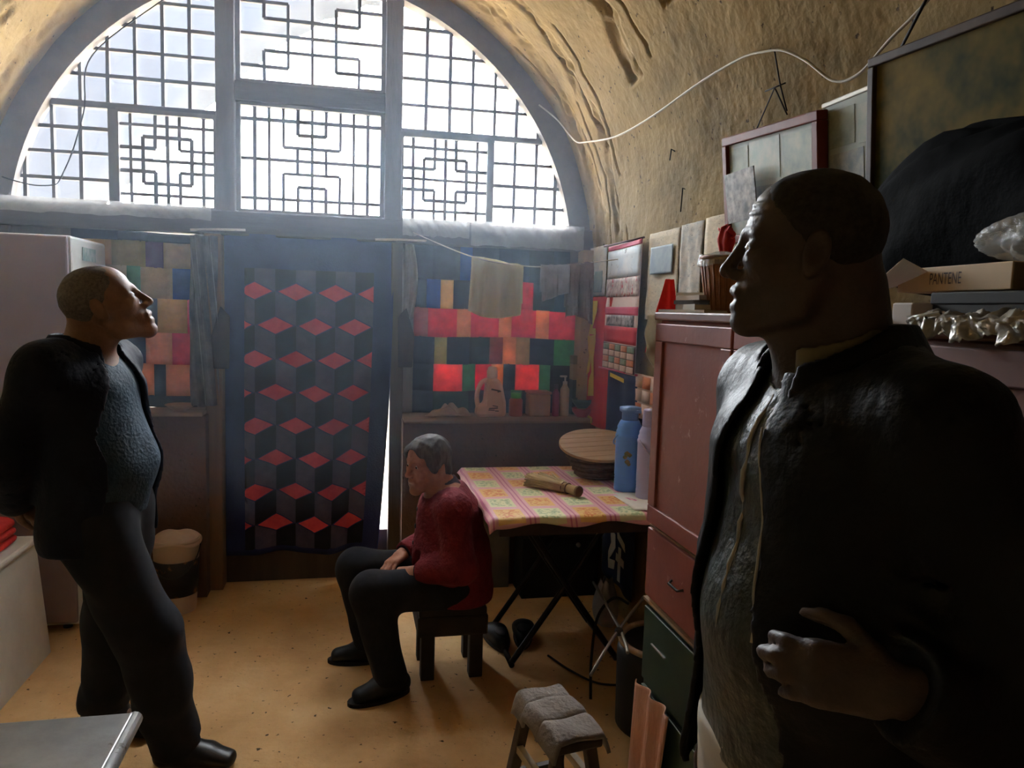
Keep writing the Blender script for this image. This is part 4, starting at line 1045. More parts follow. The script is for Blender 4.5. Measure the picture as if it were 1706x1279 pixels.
# ---- strings, cable, nails
M_STR = mat('black_string', (34, 28, 24), rough=0.8)
M_CABLE = mat('white_cable', (186, 178, 160), (200, 192, 176), rough=0.5, scale=6)
def vin(y, z, off=0.012):
    """x on the right vault at height z, off inside"""
    return CX + math.sqrt(max((RV - off) ** 2 - (z - ZC) ** 2, 0)) if z > ZC else XR - off
cab_pts = [(1.0, 4.13, 2.655), (1.09, 4.05, 2.56)] + [(vin(y, z, 0.035), y, z) for y, z in ((3.95, 2.44), (3.80, 2.40), (3.40, 2.345), (2.98, 2.335), (2.55, 2.345), (2.26, 2.34), (2.13, 2.32), (2.04, 2.295), (1.95, 2.24), (1.85, 2.16), (1.75, 2.15), (1.635, 2.19), (1.476, 2.24), (1.2, 2.36), (0.9, 2.44))]
setp(MB().tube(catmull(cab_pts, 8), 0.0042, 6).build('electric_cable', M_CABLE), 'pale electric cable looping along the vault to the pictures', 'cable')
def string(label, pts, r=0.0025, nm='string'):
    return setp(MB().tube([Vector(p) for p in pts], r, 5).build(nm, M_STR), label, 'string')
string('forked black string holding the red-brown picture frame', [(1.262, 2.24, 2.125), (1.245, 2.12, 2.215), (1.25, 2.05, 2.12)])
string('upright black string from the cable to the frame fork', [(1.225, 2.10, 2.315), (1.24, 2.085, 2.22), (1.248, 2.05, 2.13)])
string('short black cross-piece of string above the red-brown frame', [(1.243, 2.17, 2.218), (1.243, 2.06, 2.212)])
string('dark double string slanting up from the large bronze frame', [(1.262, 1.60, 2.165), (1.235, 1.50, 2.23), (1.19, 1.38, 2.36)], 0.004)
MB_N = [(2.93, 2.19, 0.04), (2.88, 2.03, 0.09)]
for (y, z, l), lab in zip(MB_N, ('bent nail in the bare vault plaster', 'long dark wire hook above the newspapers')):
    setp(MB().tube([(vin(y, z, 0.0), y, z), (vin(y, z, 0.02), y - 0.01, z + 0.005), (vin(y, z, 0.024), y - 0.01, z - l)], 0.003, 6).build('nail', M_STR), lab, 'nail')
# black wire dangling across the left windows
YWR = FY - 0.09
wire = catmull([(-0.88, YWR, 3.02), (-1.24, YWR, 2.70), (-1.285, YWR, 2.44), (-1.34, YWR, 2.24), (-1.40, YWR, 2.095)], 8)
setp(MB().tube(wire, 0.0035, 6).build('dangling_wire', M_STR), 'thin black wire dangling in front of the left lattice', 'wire')
setp(MB().tube(catmull([(-1.40, YWR, 2.10), (-1.42, YWR, 2.07), (-1.50, YWR, 2.058), (-1.58, YWR, 2.07), (-1.655, YWR, 2.09)], 8), 0.003, 6).build('dangling_wire', M_STR), 'black wire curving to the left foot of the arch', 'wire')

# ================================================================== CABINETS
M_RCAB = mat('old_red_paint', (156, 84, 74), (142, 76, 66), rough=0.5, scale=5, bump=0.06, bscale=40, spots=((182, 132, 122), 13, 0.62), spec=0.9)
M_RCAB2 = mat('brown_red_paint', (142, 100, 94), (128, 90, 84), rough=0.5, scale=5, spots=((134, 92, 86), 11, 0.65), spec=0.6)
M_GCAB = mat('dark_green_paint', (48, 66, 54), (58, 78, 62), rough=0.45, scale=6, spots=((84, 92, 78), 14, 0.68))
M_EDGE = mat('worn_wood_edge', (176, 150, 124), (150, 120, 96), rough=0.6, scale=20)
M_CHR = mat('dull_metal', (150, 146, 140), rough=0.4, metal=0.8)
XF = 0.95
def panel_door(parent, y0, y1, z0, z1, m, knob):
    """door on the front (x = XF) : frame members plus sunk panel"""
    st = 0.055
    d = MB().b2((XF - 0.014, y0 + st, z0 + st), (XF - 0.006, y1 - st, z1 - st)).build('door', m, parent)
    for a, b, c, e in ((y0, y1, z0, z0 + st), (y0, y1, z1 - st, z1), (y0, y0 + st, z0 + st, z1 - st), (y1 - st, y1, z0 + st, z1 - st)):
        MB().b2((XF - 0.022, a + 0.001, c + 0.0005), (XF - 0.001, b - 0.001, e - 0.0005)).build('door_rail', m, d, bev=0.003)
    MB().lathe([(0.006, 0), (0.006, 0.014), (0.012, 0.018), (0.012, 0.024), (0.0001, 0.027)], 14).build('knob', M_CHR, d)
    k = d.children[-1]; k.rotation_euler = (0, -PI / 2, 0); k.location = (XF - 0.02, knob, (z0 + z1) / 2 - 0.05)
    return d
gc = thing('green_chest', 'dark green chest of drawers carrying the tall red cabinet', 'chest', (0, 0, 0))
MB().b2((XF, 1.20, 0.0), (1.325, 2.205, 0.60)).build('body', M_GCAB, gc, bev=0.004)
MB().b2((XF - 0.012, 1.19, 0.598), (1.325, 2.21, 0.608)).build('top_board', M_EDGE, gc, bev=0.002)
for (a, b) in ((1.72, 2.19), (1.22, 1.70)):
    for (c, e) in ((0.345, 0.585), (0.05, 0.32)):
        dr = MB().b2((XF - 0.014, a, c), (XF - 0.001, b, e)).build('drawer', M_GCAB, gc, bev=0.003)
        MB().b2((XF - 0.02, (a + b) / 2 + 0.06, (c + e) / 2 + 0.02), (XF - 0.014, (a + b) / 2 + 0.16, (c + e) / 2 + 0.024)).build('drawer_pull', M_CHR, dr)
rc = thing('red_cabinet', 'tall worn red cabinet beside the thermos flasks', 'cabinet', (0, 0, 0))
MB().b2((XF, 1.21, 0.608), (1.325, 2.20, 1.505)).build('body', M_RCAB, rc, bev=0.004)
MB().b2((XF - 0.02, 1.20, 1.505), (1.325, 2.21, 1.53)).build('top_board', M_RCAB2, rc, bev=0.005)
panel_door(rc, 1.71, 2.19, 0.865, 1.495, M_RCAB, 1.74)
panel_door(rc, 1.22, 1.70, 0.865, 1.495, M_RCAB, 1.67)
for (a, b) in ((1.71, 2.19), (1.22, 1.70)):
    dr = MB().b2((XF - 0.016, a, 0.625), (XF - 0.001, b, 0.845)).build('drawer', M_RCAB, rc, bev=0.003)
    MB().tube([(XF - 0.018, (a + b) / 2 - 0.04, 0.74), (XF - 0.032, (a + b) / 2 - 0.03, 0.735), (XF - 0.032, (a + b) / 2 + 0.03, 0.735), (XF - 0.018, (a + b) / 2 + 0.04, 0.74)], 0.004, 8).build('drawer_pull', M_IRON, dr)
MB().b2((XF - 0.006, 1.21, 0.846), (XF + 0.002, 2.20, 0.852)).build('bead', M_EDGE, rc)
c2 = thing('brown_cabinet', 'second brownish red cabinet behind the near man', 'cabinet', (0, 0, 0))
MB().b2((XF, 0.12, 0.0), (1.325, 1.11, 1.495)).build('body', M_RCAB2, c2, bev=0.004)
MB().b2((XF - 0.02, 0.11, 1.495), (1.325, 1.118, 1.518)).build('top_board', M_RCAB2, c2, bev=0.005)
panel_door(c2, 0.62, 1.10, 0.10, 1.485, M_RCAB2, 0.66)
panel_door(c2, 0.13, 0.61, 0.10, 1.485, M_RCAB2, 0.57)
# ---- on the red cabinet
TZ = 1.5305
M_BK = [mat('book_%d' % i, c, rough=0.6) for i, c in enumerate(((196, 188, 172), (150, 140, 122), (70, 66, 64), (170, 150, 128), (206, 200, 190)))]
zz = TZ
for i, (l, w, h, rz, lab) in enumerate(((0.26, 0.19, 0.008, 0.1, 'thin pale magazine at the bottom of the pile on the red cabinet'), (0.2, 0.14, 0.016, -0.15, 'grey-brown booklet second from the bottom of the pile'), (0.17, 0.12, 0.012, 0.2, 'dark booklet in the middle of the cabinet pile'), (0.18, 0.125, 0.014, -0.05, 'tan booklet near the top of the cabinet pile'), (0.15, 0.11, 0.008, 0.3, 'topmost pale booklet of the cabinet pile'))):
    b_ = thing('booklet', lab, 'book', (1.045, 2.075 + 0.004 * i, zz), rz, 'booklets piled on the red cabinet')
    MB().b2((-w / 2 + 0.002, -l / 2 + 0.002, 0.001), (w / 2 - 0.001, l / 2 - 0.002, h - 0.001)).build('pages', M_PAPER, b_)
    MB().b2((-w / 2, -l / 2, h - 0.0012), (w / 2, l / 2, h)).build('cover', M_BK[i], b_)
    MB().b2((-w / 2, -l / 2, 0), (w / 2, l / 2, 0.0012)).build('cover', M_BK[i], b_)
    MB().b2((-w / 2 - 0.001, -l / 2, 0.0), (-w / 2 + 0.001, l / 2, h)).build('spine', M_BK[i], b_)
    zz += h + 0.0004
M_WICK = mat('brown_wicker', (140, 92, 58), (164, 112, 72), rough=0.6, scale=30, bump=0.3, bscale=80)
wb = thing('wicker_basket', 'small brown wicker basket with plastic over its rim on the red cabinet', 'basket', (1.075, 2.0, TZ))
wb.scale = (1.14, 1.14, 1.14)
MB().lathe([(0.055, 0), (0.058, 0.004), (0.078, 0.135), (0.074, 0.137), (0.053, 0.01), (0.0001, 0.01)], 40).build('basket_wall', M_WICK, wb)
for k in range(28):
    a = 2 * PI * k / 28
    MB().tube([(0.058 * math.cos(a), 0.058 * math.sin(a), 0.006), (0.079 * math.cos(a), 0.079 * math.sin(a), 0.135)], 0.0028, 5).build('upright_cane', M_WICK, wb)
MB().tube([(0.079 * math.cos(a), 0.079 * math.sin(a), 0.138) for a in np.linspace(0, 2 * PI, 41)[:-1]], 0.006, 8, closed=True).build('rim', M_WICK, wb)
M_CLEAR = mat('clear_bag', (206, 208, 204), (222, 222, 218), rough=0.18, scale=8, trans=0.3, alpha=0.34, bump=0.6, bscale=24, spec=0.8)
def liner(u, v):
    a = 2 * PI * u; r = 0.087 + 0.002 * math.sin(7 * a) - 0.006 * v
    return (r * math.cos(a), r * math.sin(a), 0.118 + 0.030 * v + 0.003 * math.sin(5 * a + 1))
MB().grid(liner, 48, 5).build('plastic_liner', M_CLEAR, wb, solid=0.001)
kn = thing('red_ribbon_knot', 'red ribbon knot sticking up from the wicker basket', 'ribbon', (1.062, 2.02, TZ + 0.03))
kn.scale = (0.95, 0.95, 0.95)
def bow(u, v):
    a = 2 * PI * u
    r = (0.030 - 0.016 * abs(v - 0.55) * 2 + 0.004 * math.sin(5 * a)) * (1 if 0 < v < 1 else 0.02)
    return (r * math.cos(a) * 0.8, r * math.sin(a), 0.135 + 0.10 * v + 0.006 * math.sin(3 * a) * v)
MB().grid(bow, 36, 12).build('knot', M_REDP, kn)
for s in (-1, 1):
    MB().grid(lambda u, v: (0.01 * math.sin(u * 5), s * (0.006 + 0.030 * v), 0.205 + 0.03 * (u - .5) * (0.3 + v) + 0.008 * v), 8, 8).build('ribbon_loop', M_REDP, kn, solid=0.004)
# ---- cloths on the far end of the cabinet
M_REDC = mat('red_cloth', (206, 48, 48), (218, 70, 62), rough=0.85, scale=10, bump=0.2, trans=0.4)
def redk(u, v):
    x = (0.915 + 0.115 * u) * (1 - v) + (0.975 + 0.025 * u) * v
    return (x, 2.235 + 0.012 * math.sin(u * 9 + v * 2) * (1 - v * .6), 1.40 + 0.03 * u * (1 - v) + 0.235 * v)
setp(MB().grid(redk, 18, 18).build('red_kerchief', M_REDC, solid=0.003), 'red cloth hanging off the far end of the red cabinet', 'cloth')
M_WHC = mat('whitish_cloth', (196, 188, 168), (208, 200, 182), rough=0.9, scale=20, bump=0.2, bscale=100, trans=0.5)
def kerch(u, v):
    x = 0.905 + 0.075 * u + 0.02 * (1 - v); z = 1.52 - (0.24 * u + 0.12 * (1 - u)) * (1 - v)
    return (x - 0.015 * (1 - v) + 0.004 * math.sin(v * 9), 2.216 + 0.005 * math.sin(u * 8 + v * 4), z)
setp(MB().grid(kerch, 16, 16).build('white_kerchief', M_WHC, solid=0.003), 'whitish cloth hanging from the corner of the red cabinet top', 'cloth')
M_PEACH = mat('peach_towel', (206, 152, 128), (222, 172, 148), rough=0.95, scale=10, stretch=(1, 3, 0.3), bump=0.3, bscale=60)
setp(MB().grid(lambda u, v: (XF - 0.03 - 0.012 * math.sin(u * 15) - 0.01 * (1 - v), 2.19 - (0.27 - 0.04 * (1 - v)) * u, 0.335 - 0.30 * (1 - v) + 0.02 * u), 36, 24).build('hanging_towel', M_PEACH, solid=0.003), 'peach towel hanging down the front of the green chest', 'cloth')
# ---- between and on the second cabinet
setp(MB().b2((0.96, 1.14, 1.40), (1.05, 1.19, 1.555)).build('white_carton', mat('white_carton', (206, 200, 196), rough=0.6), bev=0.003), 'narrow white carton wedged between the two cabinets', 'box')
bpy.data.objects['white_carton'].location = (0, -0.002, 0)
T2 = 1.5185
bbx = thing('black_box', 'flat black box under the long tan carton', 'box', (1.09, 1.02, T2))
MB().b2((-0.09, -0.12, 0), (0.09, 0.12, 0.052)).build('box_body', mat('black_card', (24, 24, 28), rough=0.4), bbx, bev=0.004)
MB().b2((-0.092, -0.122, 0.034), (0.092, 0.122, 0.056)).build('box_lid', MATS['black_card'], bbx, bev=0.003)
pc = thing('long_carton', 'long tan shampoo carton with dark capital letters', 'box', (1.07, 1.155, T2 + 0.057 + 0.002), math.radians(-4))
M_TAN = mat('tan_card', (190, 160, 118), (200, 172, 130), rough=0.6, scale=5)
MB().b2((-0.035, -0.155, 0), (0.035, 0.125, 0.045)).build('carton_body', M_TAN, pc, bev=0.002)
MB().b2((-0.033, -0.1565, 0.002), (0.033, -0.155, 0.043)).build('end_flap', mat('tan_card_dark', (120, 96, 66), rough=0.6), pc)
fc = bpy.data.curves.new('letters', 'FONT'); fc.body = 'PANTENE'; fc.size = 0.03; fc.align_x = 'CENTER'; fc.align_y = 'CENTER'
_to = bpy.data.objects.new('letters_tmp', fc); COL.objects.link(_to); bpy.context.view_layer.update()
_me = bpy.data.meshes.new_from_object(_to.evaluated_get(bpy.context.evaluated_depsgraph_get())); bpy.data.objects.remove(_to)
fo = link_mesh('lettering', _me, M_INK, pc)
fo.location = (-0.0356, -0.005, 0.022); fo.rotation_euler = (PI / 2, 0, -PI / 2); fo.scale = (0.62, 1, 1)
setp(MB().grid(lambda u, v: (0.985 + 0.10 * v, 1.30 - 0.10 * u, T2 + 0.058 + 0.06 * (1 - v) * u + 0.02 * v), 6, 6).build('loose_paper', M_PAPER, solid=0.001), 'loose white papers sticking out beside the near man\'s nape', 'paper')
M_SILV = mat('silvery_plastic', (160, 156, 146), (206, 202, 192), rough=0.25, scale=10, bump=0.8, bscale=16, metal=0.15, trans=0.1, spec=0.8)
def silver(u, v):
    y = 1.10 - 0.62 * u
    e = max(0, v - 0.72) / 0.28
    x = 1.07 - 0.16 * v + 0.015 * wob(u * 3, v * 2, 1)
    n_ = float(fbm(np.array([u * 22.0]), np.array([v * 7.0]), 400, 4)[0]); n2_ = float(fbm(np.array([u * 46.0 + 3]), np.array([v * 15.0]), 410, 3)[0])
    z = T2 + 0.006 + 0.034 * abs(n_ - 0.47) * 2 + 0.016 * abs(n2_ - 0.45) * 2
    if e > 0: x = 0.925 - 0.03 * abs(n_ - 0.47) * 2; z = T2 + 0.012 + 0.03 * abs(n2_ - 0.45) - 0.034 * e * (0.6 + 0.8 * n_)
    return (x, y, z)
setp(MB().grid(silver, 150, 28).build('silver_plastic_sheet', M_SILV, solid=0.002), 'crumpled silvery plastic sheet over the edge of the brown cabinet', 'plastic sheet')
def cbag(u, v):
    a = 2 * PI * u; b = PI * v
    r = 1 + 0.12 * math.sin(5 * a + 3 * b) + 0.07 * math.sin(11 * a + 7 * b)
    return (1.10 + 0.07 * r * math.sin(b) * math.cos(a), 0.96 + 0.16 * r * math.sin(b) * math.sin(a), 1.665 + 0.042 * r * math.cos(b))
setp(MB().grid(cbag, 60, 30).build('clear_plastic_bag', M_CLEAR), 'puffy clear plastic bag lying on the long tan carton', 'bag')
# ---- black bundle under the big picture
M_BLKB = mat('black_bag', (4, 4, 5), (8, 8, 9), rough=0.8, scale=8, bump=0.4, bscale=10, spec=0.03)
def bundle(u, v):
    a = 2 * PI * u; b = PI * v
    r = 1 + 0.08 * math.sin(4 * a + 2 * b) + 0.05 * math.sin(9 * a - 5 * b)
    cy, cz = 1.13, 1.72
    y = cy + 0.50 * r * math.sin(b) * math.cos(a); z = cz + 0.160 * r * math.cos(b)
    x = 1.225 + 0.085 * r * math.sin(b) * math.sin(a)
    z += 0.055 * math.exp(-((y - 1.40) / 0.16) ** 2) * (1 if z > cz else 0)
    return (x, y, max(z, 1.535))
setp(MB().grid(bundle, 70, 30).build('black_bundle', M_BLKB), 'big shapeless black plastic bundle under the large picture', 'bundle')

# ================================================================== FLOOR THINGS
ch = thing('storage_chest', 'low black chest pushed against the wall under the table', 'chest', (1.09, 3.82, 0))
M_CHB = mat('black_chest', (28, 30, 32), (36, 38, 40), rough=0.5, scale=6)
MB().b2((-0.20, -0.10, 0.0), (0.22, 0.11, 0.33)).build('body', M_CHB, ch, bev=0.006)
MB().b2((-0.21, -0.11, 0.33), (0.23, 0.115, 0.375)).build('lid', M_CHB, ch, bev=0.006)
MB().lathe([(0.012, 0), (0.012, 0.01), (0.0001, 0.012)], 16).build('lock', M_CHR, ch); ch.children[-1].rotation_euler = (PI / 2, 0, 0); ch.children[-1].location = (0.1, -0.111, 0.29)
gb = MB().b2((0.70, 3.90, 0.0), (0.86, 3.925, 0.40)).build('grey_board', mat('grey_board', (108, 100, 92), (124, 114, 102), rough=0.8, scale=7), bev=0.003)
setp(gb, 'plain grey board leaning on the wall left of the black chest', 'board')
M_SHOE = mat('black_shoe', (16, 18, 20), (26, 28, 30), rough=0.55, scale=20)
M_SOLE = mat('dark_sole', (40, 36, 32), rough=0.8)
def shoe_mesh(name, L=0.27, wd=0.095, hgt=0.085, open_top=True, nu=28, nv=18):
    """shoe pointing +x, heel at -L*0.35"""
    mb = MB()
    def f(u, v):
        a = 2 * PI * u
        # cross-sections along the length
        t = v
        x = -L * 0.36 + L * t
        w = wd / 2 * (0.80 + 0.30 * math.sin(PI * min(t * 0.9 + 0.1, 1)) + 0.12 * math.sin(PI * t * 2 + PI)) * (math.sin(PI * min(max(t, 0.0), 1) ** 0.9) ** 0.35 if 0 < t < 1 else 0.0)
        h = hgt * (0.95 if t < 0.45 else 0.95 - 0.50 * ((t - 0.45) / 0.55)) * ((math.sin(PI * min(max(t, 0.0), 1)) ** 0.28) if 0 < t < 1 else 0.0)
        yy = w * math.cos(a); z = h * 0.5 + h * 0.5 * math.sin(a)
        if math.sin(a) < 0: z = h * 0.5 * (1 - min(1, abs(math.sin(a)) * 1.6))
        return (x, yy, 0.012 + z)
    mb.grid(f, nu, nv)
    return mb
def sole_mesh(L=0.275, wd=0.1):
    pts = []
    for i in range(28):
        a = 2 * PI * i / 28
        x = math.cos(a); y = math.sin(a)
        pts.append((L * 0.14 + L * 0.5 * x, wd / 2 * y * (0.92 + 0.12 * x) * (1 if abs(y) < .99 else 1)))
    return MB().poly(pts, lambda u, v: (u, v, 0.0), 0.016, (0, 0, 1))
for (x, y, rz, lab) in ((0.665, 3.20, 1.72, 'left one of the two empty black shoes under the table'), (0.785, 3.22, 1.35, 'right one of the two empty black shoes under the table')):
    s_ = thing('cloth_shoe', lab, 'shoe', (x, y, 0.004), rz, 'empty black shoes under the table')
    shoe_mesh('upper').build('upper', M_SHOE, s_)
    sole_mesh().build('sole', M_SOLE, s_, bev=0.004)
    MB().ell((-0.03, 0, 0.078), (0.052, 0.03, 0.012), 18, 8).build('opening', M_BLACK, s_)
dm = thing('black_drum', 'round black drum stove with a pale rim beside the green chest', 'drum', (1.125, 2.43, 0))
MB().lathe([(0.15, 0.02), (0.168, 0.03), (0.172, 0.30), (0.165, 0.335), (0.155, 0.34), (0.14, 0.33), (0.0001, 0.32)], 40).build('drum_body', M_CHB, dm)
MB().tube([(0.158 * math.cos(a), 0.158 * math.sin(a), 0.342) for a in np.linspace(0, 2 * PI, 41)[:-1]], 0.012, 8, closed=True).build('rim', M_EDGE, dm)
for k in range(3):
    a = 2 * PI * k / 3
    MB().lathe([(0.015, 0), (0.018, 0.03)], 10, (0.12 * math.cos(a), 0.12 * math.sin(a), 0)).build('foot', M_IRON, dm)
tg = thing('fire_tongs', 'pair of thin iron fire tongs leaning across the black drum', 'tongs', (0, 0, 0))
MB().tube(catmull([(0.80, 2.30, 0.30), (0.93, 2.42, 0.385), (1.10, 2.58, 0.45)], 5), 0.006, 8).build('arm', M_CHR, tg)
MB().tube(catmull([(0.98, 2.83, 0.42), (0.97, 2.62, 0.40), (0.95, 2.40, 0.385), (0.93, 2.30, 0.37)], 5), 0.006, 8).build('arm', M_CHR, tg)
MB().ell((0.945, 2.43, 0.388), (0.016, 0.016, 0.016), 12, 8).build('rivet', M_IRON, tg)
setp(MB().tube(catmull([(0.93, 2.66, 0.012), (0.94, 2.70, 0.16), (0.98, 2.76, 0.30), (1.06, 2.80, 0.36), (1.12, 2.78, 0.34)], 8), 0.006, 8).build('black_hose', M_BLACK), 'thin black hose arching up behind the drum', 'hose')
setp(MB().tube(catmull([(0.86, 3.05, 0.01), (0.92, 2.90, 0.01), (1.0, 2.78, 0.01), (1.12, 2.74, 0.012)], 8), 0.005, 6).build('floor_cord', M_BLACK), 'dark cord lying on the floor under the table', 'cord')
# ---- low stool with folded grey cloth
M_STW = mat('stool_wood', (62, 50, 42), (84, 68, 56), rough=0.55, scale=10, stretch=(1, 1, 0.2), bump=0.2)
M_STP = mat('stool_pale', (188, 170, 140), (200, 184, 154), rough=0.6, scale=10)
st = thing('wooden_stool', 'narrow wooden stool with splayed legs in the foreground', 'stool', (0.548, 1.835, 0), math.radians(10))
MB().b2((-0.068, -0.135, 0.415), (0.068, 0.135, 0.44)).build('seat', M_STW, st, bev=0.006)
for sx in (-1, 1):
    for sy in (-1, 1):
        MB().bar((sx * 0.045, sy * 0.10, 0.415), (sx * 0.10, sy * 0.155, 0.0), 0.03, 0.03, (0, 1, 0)).build('leg', M_STW, st, bev=0.003)
for sy in (-1, 1):
    MB().bar((-0.075, sy * 0.13, 0.21), (0.075, sy * 0.13, 0.21), 0.022, 0.018).build('stretcher', M_STW, st)
MB().bar((-0.062, -0.11, 0.30), (-0.062, 0.115, 0.30), 0.022, 0.018, (1, 0, 0)).build('stretcher', M_STP, st)
MB().bar((0.062, -0.11, 0.30), (0.062, 0.115, 0.30), 0.022, 0.018, (1, 0, 0)).build('stretcher', M_STP, st)
M_GCL = mat('grey_quilted', (136, 126, 120), (152, 142, 134), rough=0.95, scale=10, bump=0.4, bscale=70)
gcl = thing('folded_cloth', 'folded grey quilted cloth draped over the narrow stool', 'cloth', (0.548, 1.835, 0.441), math.radians(10))
def padcloth(y0, y1, th, drop):
    def f(u, v):
        x = -0.09 + 0.18 * u; y = y0 + (y1 - y0) * v
        edge = max(0, abs(x) - 0.062) / 0.028
        z = th * (1 - 0.4 * abs(2 * v - 1) ** 4) - drop * edge ** 1.5 + 0.003 * math.sin(x * 50 + y * 30)
        return (x * (1 - 0.08 * edge), y, z)
    return f
MB().grid(padcloth(-0.15, -0.04, 0.026, 0.05), 24, 14).build('fold', M_GCL, gcl, solid=0.010, off=-1)
MB().grid(padcloth(-0.05, 0.06, 0.030, 0.05), 24, 14).build('fold', M_GCL, gcl, solid=0.010, off=-1)
MB().grid(padcloth(0.045, 0.125, 0.026, 0.06), 24, 14).build('fold', M_GCL, gcl, solid=0.010, off=-1)
# ---- stool of the woman
ws = thing('low_stool', 'low dark stool under the seated woman', 'stool', (0.425, 3.04, 0))
M_DKST = mat('dark_stool_wood', (44, 38, 36), (58, 50, 44), rough=0.6, scale=10)
MB().b2((-0.15, -0.13, 0.27), (0.13, 0.13, 0.31)).build('seat', M_DKST, ws, bev=0.01)
MB().b2((-0.155, -0.135, 0.19), (0.135, 0.135, 0.275)).build('apron', M_DKST, ws, bev=0.008)
for sx in (-0.11, 0.09):
    for sy in (-0.09, 0.09): MB().b2((sx - 0.028, sy - 0.028, 0), (sx + 0.028, sy + 0.028, 0.27)).build('leg', M_DKST, ws, bev=0.004)
# ================================================================== FIGURES: implicit-surface modelling kit
class Sdf:
    """distance field on a rectilinear grid; parts are blended in and the skin is drawn with surface nets"""
    def __init__(s, ax):
        s.ax = [np.concatenate([np.arange(a, b, h) for a, b, h in a_]).astype(np.float32) for a_ in ax]
        s.d = np.full([len(a) for a in s.ax], 0.5, np.float32)
    def block(s, lo, hi, pad):
        sl = []
        for a, l, h in zip(s.ax, lo, hi):
            i0 = max(int(np.searchsorted(a, l - pad)) - 1, 0); i1 = min(int(np.searchsorted(a, h + pad)) + 1, len(a))
            if i1 <= i0: return None, None
            sl.append(slice(i0, i1))
        g = np.meshgrid(*[a[q] for a, q in zip(s.ax, sl)], indexing='ij')
        return tuple(sl), np.stack(g, -1)
    def put(s, fn, lo, hi, k=0.02, op='add', pad=0.035):
        sl, P = s.block(lo, hi, pad + k)
        if sl is None: return s
        b = fn(P).astype(np.float32); a = s.d[sl]
        if op == 'add':
            h = np.clip(0.5 + 0.5 * (a - b) / k, 0, 1); s.d[sl] = a * (1 - h) + b * h - k * h * (1 - h)
        elif op == 'cut':
            b = -b; h = np.clip(0.5 - 0.5 * (a - b) / k, 0, 1) ; s.d[sl] = a * (1 - h) + b * h + k * h * (1 - h)
        return s
    # --- primitives
    def cone(s, a, b, ra, rb, k=0.02, op='add'):
        a, b = np.array(a, np.float32), np.array(b, np.float32); v = b - a; L2 = max(float(v @ v), 1e-9); m = max(ra, rb)
        def f(P):
            t = np.clip(((P - a) @ v) / L2, 0, 1)
            return np.linalg.norm(P - a - t[..., None] * v, axis=-1) - (ra + (rb - ra) * t)
        return s.put(f, np.minimum(a, b) - m, np.maximum(a, b) + m, k, op)
    def chain(s, pts, rs, k=0.02, op='add'):
        for i in range(len(pts) - 1): s.cone(pts[i], pts[i + 1], rs[i], rs[i + 1], k, op)
        return s
    def ell(s, c, r, R=None, k=0.02, op='add'):
        c = np.array(c, np.float32); r = np.array(r, np.float32); m = float(r.max())
        Rt = None if R is None else np.array(R, np.float32)
        def f(P):
            q = P - c
            if Rt is not None: q = q @ Rt
            k0 = np.linalg.norm(q / r, axis=-1); k1 = np.linalg.norm(q / (r * r), axis=-1)
            return np.where(k1 > 1e-6, k0 * (k0 - 1) / np.maximum(k1, 1e-6), -m)
        return s.put(f, c - m, c + m, k, op)
    def slab(s, a, b, wa, wb, da, db, side, k=0.03, op='add'):
        """elliptic bar a-b : half widths w along 'side', half depths d across"""
        a, b = np.array(a, np.float32), np.array(b, np.float32); ax = b - a; L = float(np.linalg.norm(ax)); ax = ax / L
        sd = np.array(side, np.float32); sd = sd - ax * (sd @ ax); sd /= np.linalg.norm(sd); fr = np.cross(ax, sd); m = max(wa, wb, da, db)
        def f(P):
            q = P - a; t = q @ ax; u = q @ sd; v = q @ fr; tt = np.clip(t / L, 0, 1); e = t - np.clip(t, 0, L)
            w = wa + (wb - wa) * tt; d = da + (db - da) * tt; mn = np.minimum(w, d)
            return (np.sqrt((u / w) ** 2 + (v / d) ** 2 + (e / mn) ** 2) - 1) * mn
        return s.put(f, np.minimum(a, b) - m, np.maximum(a, b) + m, k, op)
    def box(s, c, hs, rad, R=None, k=0.01, op='add'):
        c = np.array(c, np.float32); hs = np.array(hs, np.float32); m = float(np.linalg.norm(hs)); Rt = None if R is None else np.array(R, np.float32)
        def f(P):
            q = P - c
            if Rt is not None: q = q @ Rt
            q = np.abs(q) - (hs - rad)
            return np.linalg.norm(np.maximum(q, 0), axis=-1) + np.minimum(q.max(-1), 0) - rad
        return s.put(f, c - m, c + m, k, op)
    def grid(s): return np.stack(np.meshgrid(*s.ax, indexing='ij'), -1)
    def copy(s):
        n = Sdf.__new__(Sdf); n.ax = s.ax; n.d = s.d.copy(); return n
    def mesh(s, name, smooth=2):
        d = s.d; A = s.ax
        for i in range(3):                                  # close the box
            q = [slice(None)] * 3; q[i] = 0; d[tuple(q)] = np.maximum(d[tuple(q)], 1e-3); q[i] = -1; d[tuple(q)] = np.maximum(d[tuple(q)], 1e-3)
        ins = d < 0
        n = np.array(d.shape) - 1
        cnt = np.zeros(n, np.uint8)
        cs = [(i, j, k) for i in (0, 1) for j in (0, 1) for k in (0, 1)]
        for i, j, k in cs: cnt += ins[i:i + n[0], j:j + n[1], k:k + n[2]]
        act = np.argwhere((cnt > 0) & (cnt < 8))
        vid = np.full(n, -1, np.int32); vid[tuple(act.T)] = np.arange(len(act))
        D = {c: d[act[:, 0] + c[0], act[:, 1] + c[1], act[:, 2] + c[2]] for c in cs}
        pos = np.zeros((len(act), 3)); w = np.zeros(len(act))
        for c in cs:
            for ax in range(3):
                if c[ax]: continue
                e = list(c); e[ax] = 1; e = tuple(e)
                x = (D[c] < 0) != (D[e] < 0); t = np.where(x, D[c] / np.where(x, D[c] - D[e], 1), 0)
                p = np.array(c, float)[None].repeat(len(act), 0); p[:, ax] = t
                pos[x] += p[x]; w += x
        pos /= w[:, None]
        co = np.empty_like(pos)
